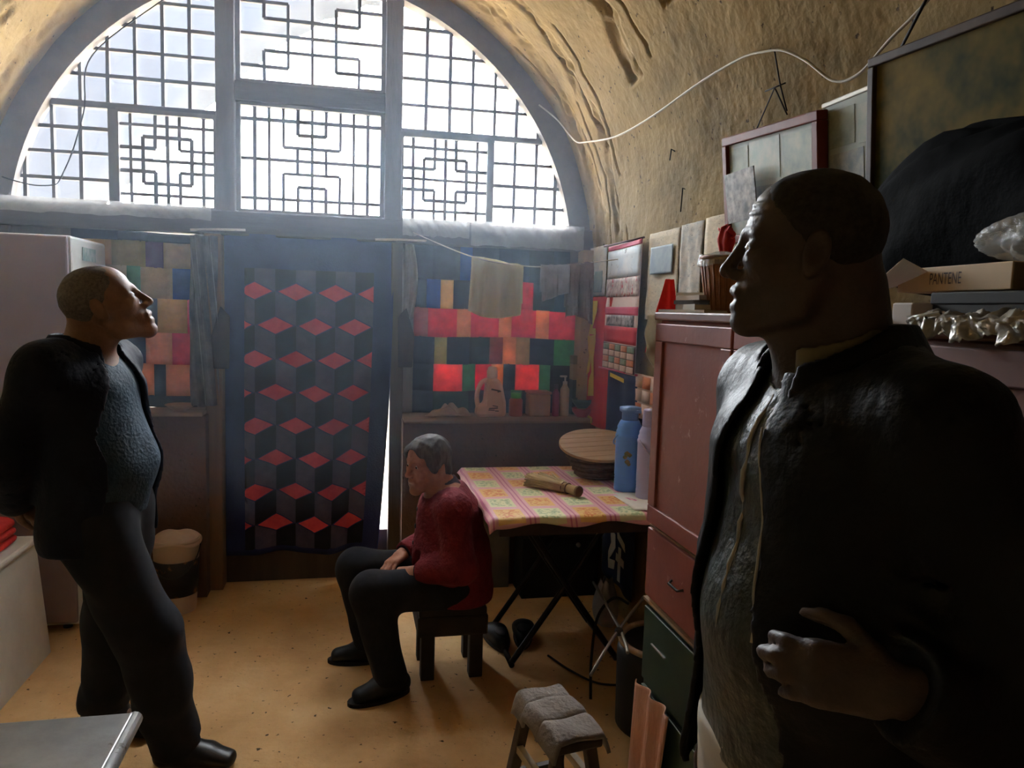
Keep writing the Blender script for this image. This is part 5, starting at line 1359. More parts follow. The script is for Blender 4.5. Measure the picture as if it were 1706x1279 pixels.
        for ax in range(3):
            a = A[ax]; i = act[:, ax]; co[:, ax] = a[i] + (a[i + 1] - a[i]) * pos[:, ax]
        F = []
        for ax in range(3):
            u, v = (ax + 1) % 3, (ax + 2) % 3
            q0 = [slice(None)] * 3; q1 = [slice(None)] * 3; q0[ax] = slice(0, -1); q1[ax] = slice(1, None)
            x = ins[tuple(q0)] != ins[tuple(q1)]
            ed = np.argwhere(x); ed = ed[(ed[:, u] > 0) & (ed[:, v] > 0) & (ed[:, u] < n[u]) & (ed[:, v] < n[v])]
            sg = ins[tuple(q0)][tuple(ed.T)]
            def cell(du, dv):
                e = ed.copy(); e[:, u] -= du; e[:, v] -= dv; return vid[tuple(e.T)]
            q = np.stack([cell(1, 1), cell(0, 1), cell(0, 0), cell(1, 0)], 1)
            q[~sg] = q[~sg][:, ::-1]
            F.append(q)
        F = np.concatenate(F); F = F[(F >= 0).all(1)]
        for _ in range(smooth):
            acc = np.zeros_like(co); cn = np.zeros(len(co))
            for a_, b_ in ((0, 1), (1, 2), (2, 3), (3, 0)):
                np.add.at(acc, F[:, a_], co[F[:, b_]]); np.add.at(acc, F[:, b_], co[F[:, a_]]); np.add.at(cn, F[:, a_], 1); np.add.at(cn, F[:, b_], 1)
            co = co * 0.5 + 0.5 * acc / np.maximum(cn, 1)[:, None]
        me = bpy.data.meshes.new(name)
        me.vertices.add(len(co)); me.vertices.foreach_set('co', co.astype(np.float32).ravel())
        me.loops.add(F.size); me.loops.foreach_set('vertex_index', F.astype(np.int32).ravel())
        me.polygons.add(len(F)); me.polygons.foreach_set('loop_start', np.arange(0, F.size, 4, dtype=np.int32))
        me.polygons.foreach_set('use_smooth', np.ones(len(F), bool)); me.update(calc_edges=True)
        return me
def folds(P, amp, freq, seed, warp=0.6):
    """cloth creases: warped sine ridges"""
    r = np.random.default_rng(seed); out = 0
    for i in range(4):
        v = r.normal(size=3); v /= np.linalg.norm(v); w = r.normal(size=3); w /= np.linalg.norm(w)
        f = freq * (0.7 + 0.5 * i)
        out = out + np.sin((P @ v) * f + warp * 3 * np.sin((P @ w) * f * 0.45 + i) + i * 1.7) / (1 + 0.6 * i)
    return amp * out / 2.2
def rotm(yaw=0, pitch=0, roll=0):
    """yaw about z (left +), pitch: + looks up, roll: + tilts to the right shoulder; forward = +x"""
    return np.array(Euler((roll, -pitch, yaw), 'XYZ').to_matrix())

def add_head(s, c, R, sc=1.0, nose=1.0, wrinkle=0.0, open_mouth=0.0, cheeks=0.0, old=True, jaw=1.0, eye=1.0):
    """head with face; c = middle between the ears, R = rotation (forward +x)"""
    c = np.array(c, float)
    T = lambda p: c + R @ (np.array(p, float) * sc)
    E = lambda p, r, k=0.012, op='add', Q=None: s.ell(T(p), np.array(r) * sc, R if Q is None else R @ Q, k * sc, op)
    C = lambda a, b, ra, rb, k=0.010, op='add': s.cone(T(a), T(b), ra * sc, rb * sc, k * sc, op)
    E((-0.013, 0, 0.036), (0.086, 0.075, 0.082), 0.02)                    # skull
    E((0.030, 0, 0.045), (0.058, 0.064, 0.058), 0.03)                     # forehead
    E((0.030, 0, -0.030), (0.060, 0.058, 0.078), 0.03)                    # face
    for y in (-1, 1):
        C((-0.010, y * 0.056, -0.035), (0.012, y * 0.050, -0.080), 0.018 * jaw, 0.016 * jaw, 0.03)      # jaw angle
        C((0.012, y * 0.050, -0.080), (0.074, y * 0.012, -0.108), 0.016 * jaw, 0.015, 0.025)
        E((0.058, y * 0.042, -0.020), (0.024, 0.022, 0.018 + 0.004 * cheeks), 0.022)                    # cheekbone
        if cheeks: E((0.066, y * 0.036, -0.042), (0.020, 0.020, 0.018), 0.02)
        C((0.070, y * 0.046, 0.022), (0.088, y * 0.012, 0.024), 0.010, 0.010, 0.014)                    # brow
    E((0.083, 0, -0.106), (0.019, 0.022, 0.017), 0.022)                   # chin
    E((0.079, 0, -0.065), (0.022, 0.030, 0.028), 0.02)                    # muzzle
    for y in (-1, 1):
        E((0.096, y * 0.031, 0.004), (0.016, 0.019, 0.014), 0.014, 'cut')                               # eye socket
        E((0.074, y * 0.031, 0.003), (0.0155, 0.0175, 0.0125), 0.006)                                   # lids over the ball
        C((0.0895, y * 0.018, 0.0015), (0.086, y * 0.043, 0.0015), 0.0030 * eye, 0.0026 * eye, 0.002, 'cut')        # lid slit
        C((0.086, y * 0.020, -0.014), (0.080, y * 0.044, -0.012), 0.006, 0.006, 0.010)                  # bag under the eye
    n = nose
    C((0.090, 0, 0.016), (0.1135 + 0.006 * (n - 1), 0, -0.026), 0.0085, 0.0098 * n, 0.012)              # nose
    E((0.113, 0, -0.032), (0.0125 * n, 0.0115 * n, 0.0105), 0.008)
    for y in (-1, 1):
        E((0.101, y * 0.0135 * n, -0.036), (0.0125, 0.0082, 0.0090), 0.006)
        E((0.1085, y * 0.0072, -0.0445), (0.006, 0.0036, 0.004), 0.003, 'cut')
    om = 0.006 * open_mouth
    C((0.095, -0.020, -0.064), (0.1000, 0, -0.0605), 0.0055, 0.0068, 0.008); C((0.1000, 0, -0.0605), (0.095, 0.020, -0.064), 0.0068, 0.0055, 0.008)
    C((0.093, -0.019, -0.078 - om), (0.0965, 0, -0.080 - om), 0.0055, 0.0078, 0.008); C((0.0965, 0, -0.080 - om), (0.093, 0.019, -0.078 - om), 0.0078, 0.0055, 0.008)
    C((0.099, -0.023, -0.0705 - om * .5), (0.1065, 0, -0.0705 - om * .5), 0.0018 + om * .45, 0.0024 + om * .7, 0.003, 'cut'); C((0.1065, 0, -0.0705 - om * .5), (0.099, 0.023, -0.0705 - om * .5), 0.0024 + om * .7, 0.0018 + om * .45, 0.003, 'cut')
    if old:
        for y in (-1, 1): C((0.098, y * 0.022, -0.038), (0.086, y * 0.034, -0.072), 0.0028, 0.002, 0.008, 'cut')
    for y in (-1, 1):                                                      # ears
        Q = rotm(0, 0.15, 0)
        E((-0.010, y * 0.079, -0.004), (0.019, 0.007, 0.033), 0.006, 'add', Q)
        E((-0.008, y * 0.087, 0.002), (0.0115, 0.0075, 0.020), 0.005, 'cut', Q)
        E((-0.004, y * 0.080, -0.028), (0.010, 0.0075, 0.012), 0.006)
    if wrinkle:
        sl, P = s.block(c - 0.15 * sc, c + 0.15 * sc, 0.0)
        q = ((P - c) @ R) / sc
        m = np.exp(-((q[..., 0] - 0.085) / 0.035) ** 2) * np.exp(-((q[..., 2] - 0.058) / 0.022) ** 2)
        s.d[sl] += (wrinkle * m * np.sin(q[..., 2] * 520 + 2.0 * np.sin(q[..., 1] * 40))).astype(np.float32)
        m2 = np.exp(-((np.abs(q[..., 1]) - 0.052) / 0.014) ** 2) * np.exp(-((q[..., 2]) / 0.022) ** 2) * (q[..., 0] > 0.03)
        s.d[sl] += (wrinkle * 0.7 * m2 * np.sin(q[..., 2] * 480 + q[..., 0] * 160)).astype(np.float32)
def eyes(parent, c, R, sc, col=(36, 26, 22)):
    T = lambda p: Vector((np.array(c) + R @ (np.array(p, float) * sc)).tolist())
    RM = Matrix(R.tolist())
    for y in (-1, 1):
        e = MB().ell(T((0.0755, y * 0.031, 0.003)), (0.0133 * sc,) * 3, 16, 10, RM).build('eyeball', mat('eye_white', (206, 198, 190), rough=0.15), parent)
        MB().ell(T((0.0845, y * 0.0312, 0.0025)), (0.0052 * sc, 0.0062 * sc, 0.0062 * sc), 14, 8, RM).build('iris', mat('eye_iris', col, rough=0.1), e)
def add_hand(s, w, d, n, sc=1.0, curl=0.5, thumb_side=1, spread=0.04, k=0.006):
    """hand from the wrist w along d; n = back of the hand direction; thumb on the side thumb_side*(d x n)"""
    w = np.array(w, float); d = np.array(d, float); d /= np.linalg.norm(d); n = np.array(n, float); n -= d * (n @ d); n /= np.linalg.norm(n); sd = np.cross(d, n) * thumb_side
    Q = np.stack([d, sd, n], 1)
    s.cone(w - d * 0.03 * sc, w + d * 0.02 * sc, 0.024 * sc, 0.024 * sc, 0.015)
    s.box(w + d * 0.052 * sc, np.array((0.046, 0.040, 0.0145)) * sc, 0.012 * sc, Q, 0.012)
    L = (0.040, 0.045, 0.041, 0.032); r0 = (0.0092, 0.0095, 0.009, 0.008)
    for i in range(4):
        y = 0.029 - 0.0195 * i
        p = w + d * (0.092 - 0.006 * abs(i - 1)) * sc + sd * y * sc; a = 0.0; pts = [p - d * 0.012 * sc]; dirv = d + sd * spread * (1.5 - i)
        pts.append(p)
        for j in range(3):
            a += curl * (0.75 if j == 0 else 0.85)
            dd = dirv * math.cos(a) - n * math.sin(a); p = p + dd / np.linalg.norm(dd) * L[i] * (1.0, 0.66, 0.52)[j] * sc; pts.append(p)
        r = r0[i] * sc
        s.chain(pts, [r * 1.05, r, r * .95, r * .88, r * .74], k)
    p = w + d * 0.028 * sc + sd * 0.036 * sc - n * 0.004 * sc
    t1 = p + (d * 0.62 + sd * 0.62 - n * 0.3) * 0.040 * sc; t2 = t1 + (d * 0.88 + sd * 0.22 - n * 0.4) * 0.032 * sc; t3 = t2 + (d * 0.9 - n * 0.45) * 0.024 * sc
    s.chain([p - d * 0.01 * sc - sd * 0.008 * sc, p, t1, t2, t3], [0.014 * sc, 0.015 * sc, 0.0115 * sc, 0.010 * sc, 0.008 * sc], k)
def shell(base, off, th):
    """sheet of cloth at distance off around a field"""
    o = base.copy(); d = base.d - off
    o.d = np.maximum(d, -(d + th)); return o
def kid(parent, name, s, m, smooth=2):
    return link_mesh(name, s.mesh(name, smooth), m, parent)
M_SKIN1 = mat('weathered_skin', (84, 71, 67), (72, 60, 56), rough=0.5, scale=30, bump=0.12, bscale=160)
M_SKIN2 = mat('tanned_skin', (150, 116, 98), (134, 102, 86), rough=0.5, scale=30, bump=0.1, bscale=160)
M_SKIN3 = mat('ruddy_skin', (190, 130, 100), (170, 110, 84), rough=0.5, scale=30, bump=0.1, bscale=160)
# ------------------------------------------------------------------ near man on the right
RM_LOC, RM_RZ = (0.640, 0.895, 0.0), math.radians(180)
def near_man():
    hc = (0.050, 0.0, 1.607); HR = rotm(math.radians(-33), math.radians(2), 0); hs = 0.89
    ax = [[(-0.30, -0.10, 0.008), (-0.10, 0.19, 0.003), (0.19, 0.40, 0.008)], [(-0.36, -0.115, 0.008), (-0.115, 0.115, 0.003), (0.115, 0.42, 0.008)], [(0.0, 1.0, 0.012), (1.0, 1.44, 0.006), (1.44, 1.74, 0.003)]]
    b = Sdf(ax)
    add_head(b, hc, HR, hs, nose=1.03, wrinkle=0.0022, open_mouth=0.7, eye=1.35)
    b.cone((-0.020, 0, 1.42), (0.004, 0.0, 1.56), 0.068, 0.062, 0.03)            # neck
    b.cone((0.045, -0.01, 1.44), (0.055, -0.02, 1.515), 0.030, 0.034, 0.03)
    # trunk
    b.slab((-0.01, 0, 1.34), (-0.015, 0, 1.40), 0.165, 0.11, 0.098, 0.07, (0, 1, 0), 0.05)
    b.slab((0.01, 0, 1.10), (0.0, 0, 1.32), 0.145, 0.165, 0.110, 0.105, (0, 1, 0), 0.05)
    b.slab((0.0, 0, 0.92), (0.01, 0, 1.10), 0.155, 0.145, 0.105, 0.112, (0, 1, 0), 0.05)
    SH = {1: (-0.01, 0.185, 1.405), -1: (-0.01, -0.185, 1.405)}
    EL = {1: (-0.10, 0.285, 1.05), -1: (-0.03, -0.245, 1.12)}
    WR = {1: (0.075, 0.245, 1.135), -1: (-0.02, -0.25, 0.87)}
    for q in (1, -1):
        b.chain([(-0.01, q * 0.12, 1.40), SH[q]], [0.055, 0.058], 0.04)
        b.chain([SH[q], EL[q]], [0.054, 0.042], 0.02); b.chain([EL[q], WR[q]], [0.042, 0.027], 0.02)
        b.chain([(0, q * 0.09, 0.90), (0.01, q * 0.10, 0.50), (-0.01, q * 0.10, 0.09)], [0.088, 0.058, 0.042], 0.03)
        b.slab((-0.05, q * 0.10, 0.035), (0.14, q * 0.11, 0.025), 0.04, 0.038, 0.035, 0.022, (0, 1, 0), 0.03)
    add_hand(b, WR[1], (0.80, -0.50, 0.02), (0.45, 0.80, 0.35), 0.9, 0.62, 1)
    add_hand(b, WR[-1], (0.25, 0.05, -0.95), (-0.1, -1, 0), 1.0, 0.35, -1)
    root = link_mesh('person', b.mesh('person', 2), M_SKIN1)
    root.location = RM_LOC; root.rotation_euler = (0, 0, RM_RZ)
    setp(root, 'near man in an open black jacket at the right, face in profile to the left', 'person')
    eyes(root, hc, HR, hs)
    # hair: close-cropped dark cap
    h = Sdf([[(-0.12, 0.16, 0.004)], [(-0.115, 0.115, 0.004)], [(1.50, 1.74, 0.004)]])
    c = np.array(hc)
    T = lambda p: c + HR @ (np.array(p) * hs)
    h.ell(T((-0.014, 0, 0.037)), np.array((0.0905, 0.0792, 0.0855)) * hs, HR, 0.01)
    h.ell(T((0.022, 0, 0.050)), np.array((0.061, 0.068, 0.058)) * hs, HR, 0.02)
    P = h.grid(); q = ((P - c) @ HR) / hs
    line = np.where(q[..., 0] > 0.0, 0.068 + 0.2 * (np.abs(q[..., 1]) < 0.03) * 0 - 0.62 * (0.062 - q[..., 0]), -0.048 + 0.0 * q[..., 0])
    line = np.maximum(np.where(q[..., 0] > -0.008, 0.072 - 1.05 * np.clip(0.066 - q[..., 0], 0, 0.075), -0.045), np.where(q[..., 0] > 0.062, 0.078, -1))
    h.d = np.maximum(h.d, (line - q[..., 2]).astype(np.float32) * 0.7)
    h.d += folds(P, 0.0012, 260, 3).astype(np.float32)
    kid(root, 'hair', h, mat('dark_hair', (30, 27, 26), (52, 47, 44), rough=0.7, scale=120))
    # clothes share one coarser field of trunk and arms
    cx = [[(-0.34, 0.34, 0.006)], [(-0.40, 0.44, 0.006)], [(0.70, 1.56, 0.006)]]
    t = Sdf(cx)
    t.slab((-0.01, 0, 1.34), (-0.012, 0, 1.42), 0.178, 0.115, 0.108, 0.080, (0, 1, 0), 0.05)
    t.slab((0.012, 0, 1.10), (0.0, 0, 1.32), 0.165, 0.178, 0.124, 0.116, (0, 1, 0), 0.05)
    t.slab((0.0, 0, 0.84), (0.012, 0, 1.10), 0.188, 0.168, 0.130, 0.128, (0, 1, 0), 0.05)
    t.cone((-0.01, 0, 1.41), (0.0, 0, 1.50), 0.084, 0.070, 0.03)
    inner = t.copy()
    arms = Sdf(cx)
    for q in (1, -1):
        arms.chain([(-0.015, q * 0.07, 1.425), (-0.012, q * 0.12, 1.412), SH[q]], [0.062, 0.064, 0.070], 0.05)
        arms.chain([SH[q], EL[q]], [0.070, 0.076], 0.02); arms.chain([EL[q], tuple(np.array(WR[q]) * 0.93 + np.array(EL[q]) * 0.07)], [0.076, 0.056], 0.03)
    P = t.grid()
    for q in (1, -1):                                                                       # open cuffs
        wv = np.array(WR[q]) - np.array(EL[q]); wv /= np.linalg.norm(wv)
        arms.d = np.maximum(arms.d, np.where(np.linalg.norm(P - np.array(WR[q]), axis=-1) < 0.12, ((P - (np.array(WR[q]) - wv * 0.012)) @ wv), -1).astype(np.float32))
    # sweater: trunk only, with a zip neck
    sw = inner.copy(); sw.d = sw.d + folds(P, 0.0030, 46, 5).astype(np.float32)
    sw.d = np.maximum(sw.d, (0.90 - P[..., 2]).astype(np.float32)); sw.d = np.maximum(sw.d, (P[..., 2] - 1.475 - 0.25 * np.clip(-P[..., 0], -0.06, 0.06)).astype(np.float32))
    sw.cone((0.02, 0, 1.40), (0.01, 0, 1.62), 0.058, 0.075, 0.01, 'cut')
    kid(root, 'sweater', sw, mat('grey_green_sweater', (34, 40, 40), (60, 70, 66), rough=0.36, scale=24, bump=0.35, bscale=50, spec=0.6))
    # shirt collar
    cl = Sdf([[(-0.12, 0.14, 0.004)], [(-0.13, 0.13, 0.004)], [(1.36, 1.56, 0.004)]])
    cl.cone((-0.008, 0, 1.435), (0.012, -0.002, 1.508), 0.084, 0.070, 0.01); cs_ = cl.copy(); cl.d = np.maximum(cs_.d, -(cs_.d + 0.006))
    Pc = cl.grid(); cl.d = np.maximum(cl.d, (np.abs(Pc[..., 2] - 1.478 + 0.35 * (Pc[..., 0])) - 0.030).astype(np.float32))
    v = (Pc[..., 0] - 0.02) - 2.2 * np.abs(Pc[..., 1]) ; cl.d = np.maximum(cl.d, v.astype(np.float32) * 0.5 - 0.006)
    kid(root, 'shirt_collar', cl, mat('olive_shirt', (112, 106, 84), (128, 120, 96), rough=0.8, scale=30))
    # zip on the sweater
    def frontx(z):
        i = np.argmin(np.abs(cx_z - z)); j = np.argmin(np.abs(t.ax[1])); col = sw.d[:, j, i]; k = np.where(col < 0)[0]
        return float(t.ax[0][k[-1]]) if len(k) else 0.1
    cx_z = t.ax[2]
    MB().tube([(frontx(z_) + 0.002, 0.004 * math.sin(z_ * 9), z_) for z_ in np.linspace(1.10, 1.43, 24)], 0.0042, 6).build('zip', mat('metal_zip', (176, 174, 166), rough=0.35, metal=0.7), root)
    # jacket
    j = t.copy(); jd = np.minimum(j.d - 0.016, arms.d)
    hh = np.clip(0.5 + 0.5 * ((j.d - 0.016) - arms.d) / 0.03, 0, 1); jd = (j.d - 0.016) * (1 - hh) + arms.d * hh - 0.03 * hh * (1 - hh)
    jd = jd - 0.03 * np.clip((1.02 - P[..., 2]) / 0.2, 0, 1) * 0.5
    jd = jd + folds(P, 0.0055, 24, 9).astype(np.float32) + folds(P, 0.0022, 60, 12).astype(np.float32)
    sh_ = np.maximum(jd, -(jd + 0.010))
    opening = (0.040 + 0.085 * np.clip((1.40 - P[..., 2]) / 0.4, -0.3, 1.2)) - np.abs(P[..., 1] + 0.012)           # open front
    sh_ = np.maximum(sh_, np.where(P[..., 0] > 0.0, opening, -1).astype(np.float32))
    sh_ = np.maximum(sh_, (0.80 + 0.03 * np.sin(P[..., 1] * 20) * 0.3 - P[..., 2]).astype(np.float32))
    rn = np.sqrt((P[..., 0] + 0.005) ** 2 + P[..., 1] ** 2)
    sh_ = np.maximum(sh_, np.where(rn < 0.115, P[..., 2] - 1.478 + 0.30 * P[..., 0], -1).astype(np.float32))
    jj = t.copy(); jj.d = sh_.astype(np.float32)
    M_JKT = mat('black_jacket', (10, 11, 15), (18, 19, 25), rough=0.5, scale=14, bump=0.22, bscale=40, spec=0.22)
    kid(root, 'jacket', jj, M_JKT)
    # turned-down jacket collar
    jc = Sdf([[(-0.16, 0.14, 0.005)], [(-0.18, 0.18, 0.005)], [(1.32, 1.56, 0.005)]])
    jc.cone((-0.018, 0, 1.42), (-0.006, 0, 1.515), 0.130, 0.090, 0.02); d0 = jc.d.copy(); jc.d = np.maximum(d0, -(d0 + 0.012)); Pc = jc.grid()
    jc.d = np.maximum(jc.d, (np.abs(Pc[..., 2] - 1.472 + 0.55 * np.clip(Pc[..., 0], -0.02, 0.2)) - 0.036).astype(np.float32))
    jc.d = np.maximum(jc.d, np.where(Pc[..., 0] > 0.03, 0.052 - np.abs(Pc[..., 1] + 0.01), -1).astype(np.float32))
    kid(root, 'jacket_collar', jc, M_JKT)
    # jacket zip edges
    def jedge(sy, z0, z1):
        pts = []
        for z_ in np.linspace(z0, z1, 30):
            yo = sy * (0.040 + 0.085 * min(max((1.40 - z_) / 0.4, -0.3), 1.2)) - 0.012
            iy = int(np.argmin(np.abs(t.ax[1] - (yo + sy * 0.006)))); iz = int(np.argmin(np.abs(t.ax[2] - z_)))
            col = jj.d[:, iy, iz]; kx = np.where((col < 0) & (t.ax[0] > 0.02))[0]
            if len(kx): pts.append((float(t.ax[0][kx[-1]]) + 0.001, yo + sy * 0.004, float(z_)))
        return pts
    zpt = jedge(1, 1.12, 1.40)
    if len(zpt) > 3: MB().tube(catmull(zpt[::3], 4), 0.0022, 6).build('jacket_zip', MATS['metal_zip'], root)
    # light lining / shirt tail under the hem
    sl_ = inner.copy(); sl_.d = sl_.d - 0.004 + folds(P, 0.006, 40, 31).astype(np.float32)
    sl_.d = np.maximum(sl_.d, (P[..., 2] - 0.93).astype(np.float32)); sl_.d = np.maximum(sl_.d, (0.76 + 0.03 * np.sin(P[..., 1] * 14) - P[..., 2]).astype(np.float32))
    kid(root, 'shirt_tail', sl_, mat('pale_lining', (176, 168, 156), (190, 182, 168), rough=0.9, scale=20))
    # trousers
    tr = Sdf([[(-0.2, 0.24, 0.010)], [(-0.24, 0.24, 0.010)], [(0.02, 0.98, 0.010)]])
    tr.slab((0, 0, 0.86), (0, 0, 0.95), 0.165, 0.160, 0.115, 0.112, (0, 1, 0), 0.04)
    for q in (1, -1): tr.chain([(0, q * 0.085, 0.86), (0.01, q * 0.10, 0.50), (-0.01, q * 0.10, 0.06)], [0.105, 0.085, 0.075], 0.03)
    Pt = tr.grid(); tr.d = tr.d + folds(Pt, 0.006, 22, 14).astype(np.float32); tr.d = np.maximum(tr.d, (0.05 - Pt[..., 2]).astype(np.float32))
    kid(root, 'trousers', tr, mat('charcoal_trousers', (40, 42, 48), (52, 54, 60), rough=0.9, scale=20))
    for q in (1, -1):
        so = Sdf([[(-0.14, 0.24, 0.006)], [(q * 0.10 - 0.08, q * 0.10 + 0.09, 0.006)], [(-0.006, 0.14, 0.006)]])
        so.slab((-0.055, q * 0.10, 0.05), (0.05, q * 0.105, 0.05), 0.045, 0.048, 0.05, 0.048, (0, 1, 0), 0.03); so.slab((0.04, q * 0.105, 0.04), (0.155, q * 0.11, 0.032), 0.050, 0.046, 0.042, 0.030, (0, 1, 0), 0.03)
        Ps = so.grid(); so.d = np.maximum(so.d, -Ps[..., 2].astype(np.float32) + 0.001)
        kid(root, 'shoe', so, M_SHOE)
    return root
near_man()
# ------------------------------------------------------------------ standing man on the left, looking up
def far_man():
    hc = (0.045, 0.0, 1.495); HR = rotm(math.radians(26), math.radians(24), 0); hs = 1.08
    SH = {1: (-0.03, 0.185, 1.30), -1: (-0.03, -0.185, 1.30)}
    EL = {1: (-0.155, 0.205, 1.05), -1: (-0.15, -0.195, 1.04)}
    WR = {1: (-0.195, 0.08, 0.89), -1: (-0.205, -0.08, 0.90)}
    HP = {1: (0.03, 0.085, 0.84), -1: (0.04, -0.085, 0.84)}
    KN = {1: (0.0, 0.12, 0.47), -1: (0.19, -0.05, 0.46)}
    AN = {1: (-0.06, 0.13, 0.13), -1: (0.27, -0.02, 0.085)}
    TO = {1: (0.09, 0.135, 0.03), -1: (0.43, -0.01, 0.03)}
    ax = [[(-0.34, -0.08, 0.010), (-0.08, 0.22, 0.0042), (0.22, 0.52, 0.010)], [(-0.32, -0.12, 0.010), (-0.12, 0.12, 0.0042), (0.12, 0.32, 0.010)], [(-0.01, 1.34, 0.010), (1.34, 1.66, 0.0042)]]
    b = Sdf(ax)
    add_head(b, hc, HR, hs, nose=1.05, open_mouth=0.1, jaw=1.1)
    b.cone((-0.03, 0, 1.33), (0.0, 0, 1.45), 0.064, 0.060, 0.03); b.cone((0.03, 0, 1.33), (0.055, 0, 1.42), 0.035, 0.034, 0.03)
    b.slab((-0.02, 0, 1.25), (-0.03, 0, 1.31), 0.165, 0.11, 0.105, 0.07, (0, 1, 0), 0.05)
    b.slab((0.03, 0, 1.02), (-0.01, 0, 1.24), 0.15, 0.165, 0.125, 0.11, (0, 1, 0), 0.05)
    b.slab((0.01, 0, 0.85), (0.03, 0, 1.02), 0.15, 0.15, 0.11, 0.125, (0, 1, 0), 0.05)
    for q in (1, -1):
        b.chain([(-0.03, q * 0.11, 1.31), SH[q], EL[q], WR[q]], [0.055, 0.055, 0.042, 0.027], 0.03)
        b.chain([HP[q], KN[q], AN[q]], [0.085, 0.056, 0.042], 0.03)
        b.chain([AN[q], tuple(np.array(TO[q]) * 0.7 + np.array(AN[q]) * 0.3)], [0.036, 0.016], 0.02)
    add_hand(b, WR[-1], (0.05, 0.75, -0.65), (-1, 0, 0), 0.95, 0.5, -1); add_hand(b, WR[1], (-0.2, -0.6, -0.75), (-1, 0, 0), 0.95, 0.5, 1)
    root = link_mesh('person', b.mesh('person', 2), M_SKIN2)
    root.location = (-0.80, 2.565, 0.0); root.rotation_euler = (0, 0, math.radians(-14))
    setp(root, 'standing man in a dark jacket on the left, gazing up with hands behind his back', 'person')
    eyes(root, hc, HR, hs)
    c = np.array(hc); T = lambda p: c + HR @ (np.array(p) * hs)
    h = Sdf([[(-0.12, 0.18, 0.005)], [(-0.12, 0.12, 0.005)], [(1.36, 1.66, 0.005)]])
    h.ell(T((-0.014, 0, 0.036)), np.array((0.0905, 0.0795, 0.086)) * hs, HR, 0.01); h.ell(T((0.022, 0, 0.050)), np.array((0.062, 0.068, 0.058)) * hs, HR, 0.02)
    P = h.grid(); q = ((P - c) @ HR) / hs
    line = np.where(q[..., 0] > -0.008, 0.070 - 1.0 * np.clip(0.066 - q[..., 0], 0, 0.075), -0.045)
    h.d = np.maximum(h.d, (line - q[..., 2]).astype(np.float32) * 0.7) + folds(P, 0.0015, 220, 4).astype(np.float32)
    kid(root, 'hair', h, mat('cropped_grey_hair', (92, 86, 86), (122, 116, 114), rough=0.8, scale=120))
    cx = [[(-0.36, 0.30, 0.008)], [(-0.34, 0.34, 0.008)], [(0.66, 1.44, 0.008)]]
    t = Sdf(cx)
    t.slab((-0.02, 0, 1.24), (-0.028, 0, 1.315), 0.175, 0.115, 0.115, 0.08, (0, 1, 0), 0.05)
    t.slab((0.035, 0, 1.00), (-0.01, 0, 1.23), 0.165, 0.175, 0.140, 0.122, (0, 1, 0), 0.05)
    t.slab((0.015, 0, 0.80), (0.035, 0, 1.00), 0.165, 0.165, 0.125, 0.140, (0, 1, 0), 0.05)
    t.cone((-0.03, 0, 1.32), (-0.01, 0, 1.385), 0.085, 0.072, 0.03)
    P = t.grid()
    sw = t.copy(); sw.d = sw.d + folds(P, 0.004, 40, 6).astype(np.float32)
    sw.d = np.maximum(sw.d, (0.84 - P[..., 2]).astype(np.float32)); sw.d = np.maximum(sw.d, (P[..., 2] - 1.345 + 0.1 * P[..., 0]).astype(np.float32))
    kid(root, 'knit_shirt', sw, mat('teal_knit', (34, 56, 74), (46, 70, 88), rough=0.7, scale=20, bump=0.3, bscale=90))
    arms = Sdf(cx)
    for q_ in (1, -1): arms.chain([(-0.03, q_ * 0.07, 1.325), (-0.03, q_ * 0.12, 1.315), SH[q_], EL[q_], tuple(np.array(WR[q_]) * 0.92 + np.array(EL[q_]) * 0.08)], [0.060, 0.062, 0.074, 0.070, 0.058], 0.06)
    a_ = t.d - 0.018; hh = np.clip(0.5 + 0.5 * (a_ - arms.d) / 0.035, 0, 1); jd = a_ * (1 - hh) + arms.d * hh - 0.035 * hh * (1 - hh)
    jd = jd - 0.020 * np.clip((1.0 - P[..., 2]) / 0.25, 0, 1) + folds(P, 0.006, 22, 19).astype(np.float32)
    s_ = np.maximum(jd, -(jd + 0.012))
    s_ = np.maximum(s_, np.where(P[..., 0] > -0.02, (0.06 + 0.085 * np.clip((1.34 - P[..., 2]) / 0.25, 0, 1)) - np.abs(P[..., 1] + 0.01), -1).astype(np.float32))
    s_ = np.maximum(s_, (0.745 - P[..., 2]).astype(np.float32))
    rn = np.sqrt((P[..., 0] + 0.02) ** 2 + P[..., 1] ** 2); s_ = np.maximum(s_, np.where(rn < 0.12, P[..., 2] - 1.375 + 0.25 * P[..., 0], -1).astype(np.float32))
    j = t.copy(); j.d = s_.astype(np.float32)
    M_J2 = mat('navy_jacket', (18, 20, 32), (26, 28, 42), rough=0.7, scale=14, bump=0.2, bscale=40, spec=0.2)
    kid(root, 'jacket', j, M_J2)
    jc = Sdf([[(-0.18, 0.14, 0.006)], [(-0.18, 0.18, 0.006)], [(1.26, 1.46, 0.006)]])
    jc.cone((-0.03, 0, 1.325), (-0.015, 0, 1.41), 0.125, 0.092, 0.02); d0 = jc.d.copy(); jc.d = np.maximum(d0, -(d0 + 0.012)); Pc = jc.grid()
    jc.d = np.maximum(jc.d, (np.abs(Pc[..., 2] - 1.365 + 0.40 * np.clip(Pc[..., 0], -0.02, 0.2)) - 0.036).astype(np.float32)); jc.d = np.maximum(jc.d, np.where(Pc[..., 0] > 0.02, 0.05 - np.abs(Pc[..., 1]), -1).astype(np.float32))
    kid(root, 'jacket_collar', jc, M_J2)
    tr = Sdf([[(-0.24, 0.44, 0.010)], [(-0.26, 0.26, 0.010)], [(0.02, 0.92, 0.010)]])
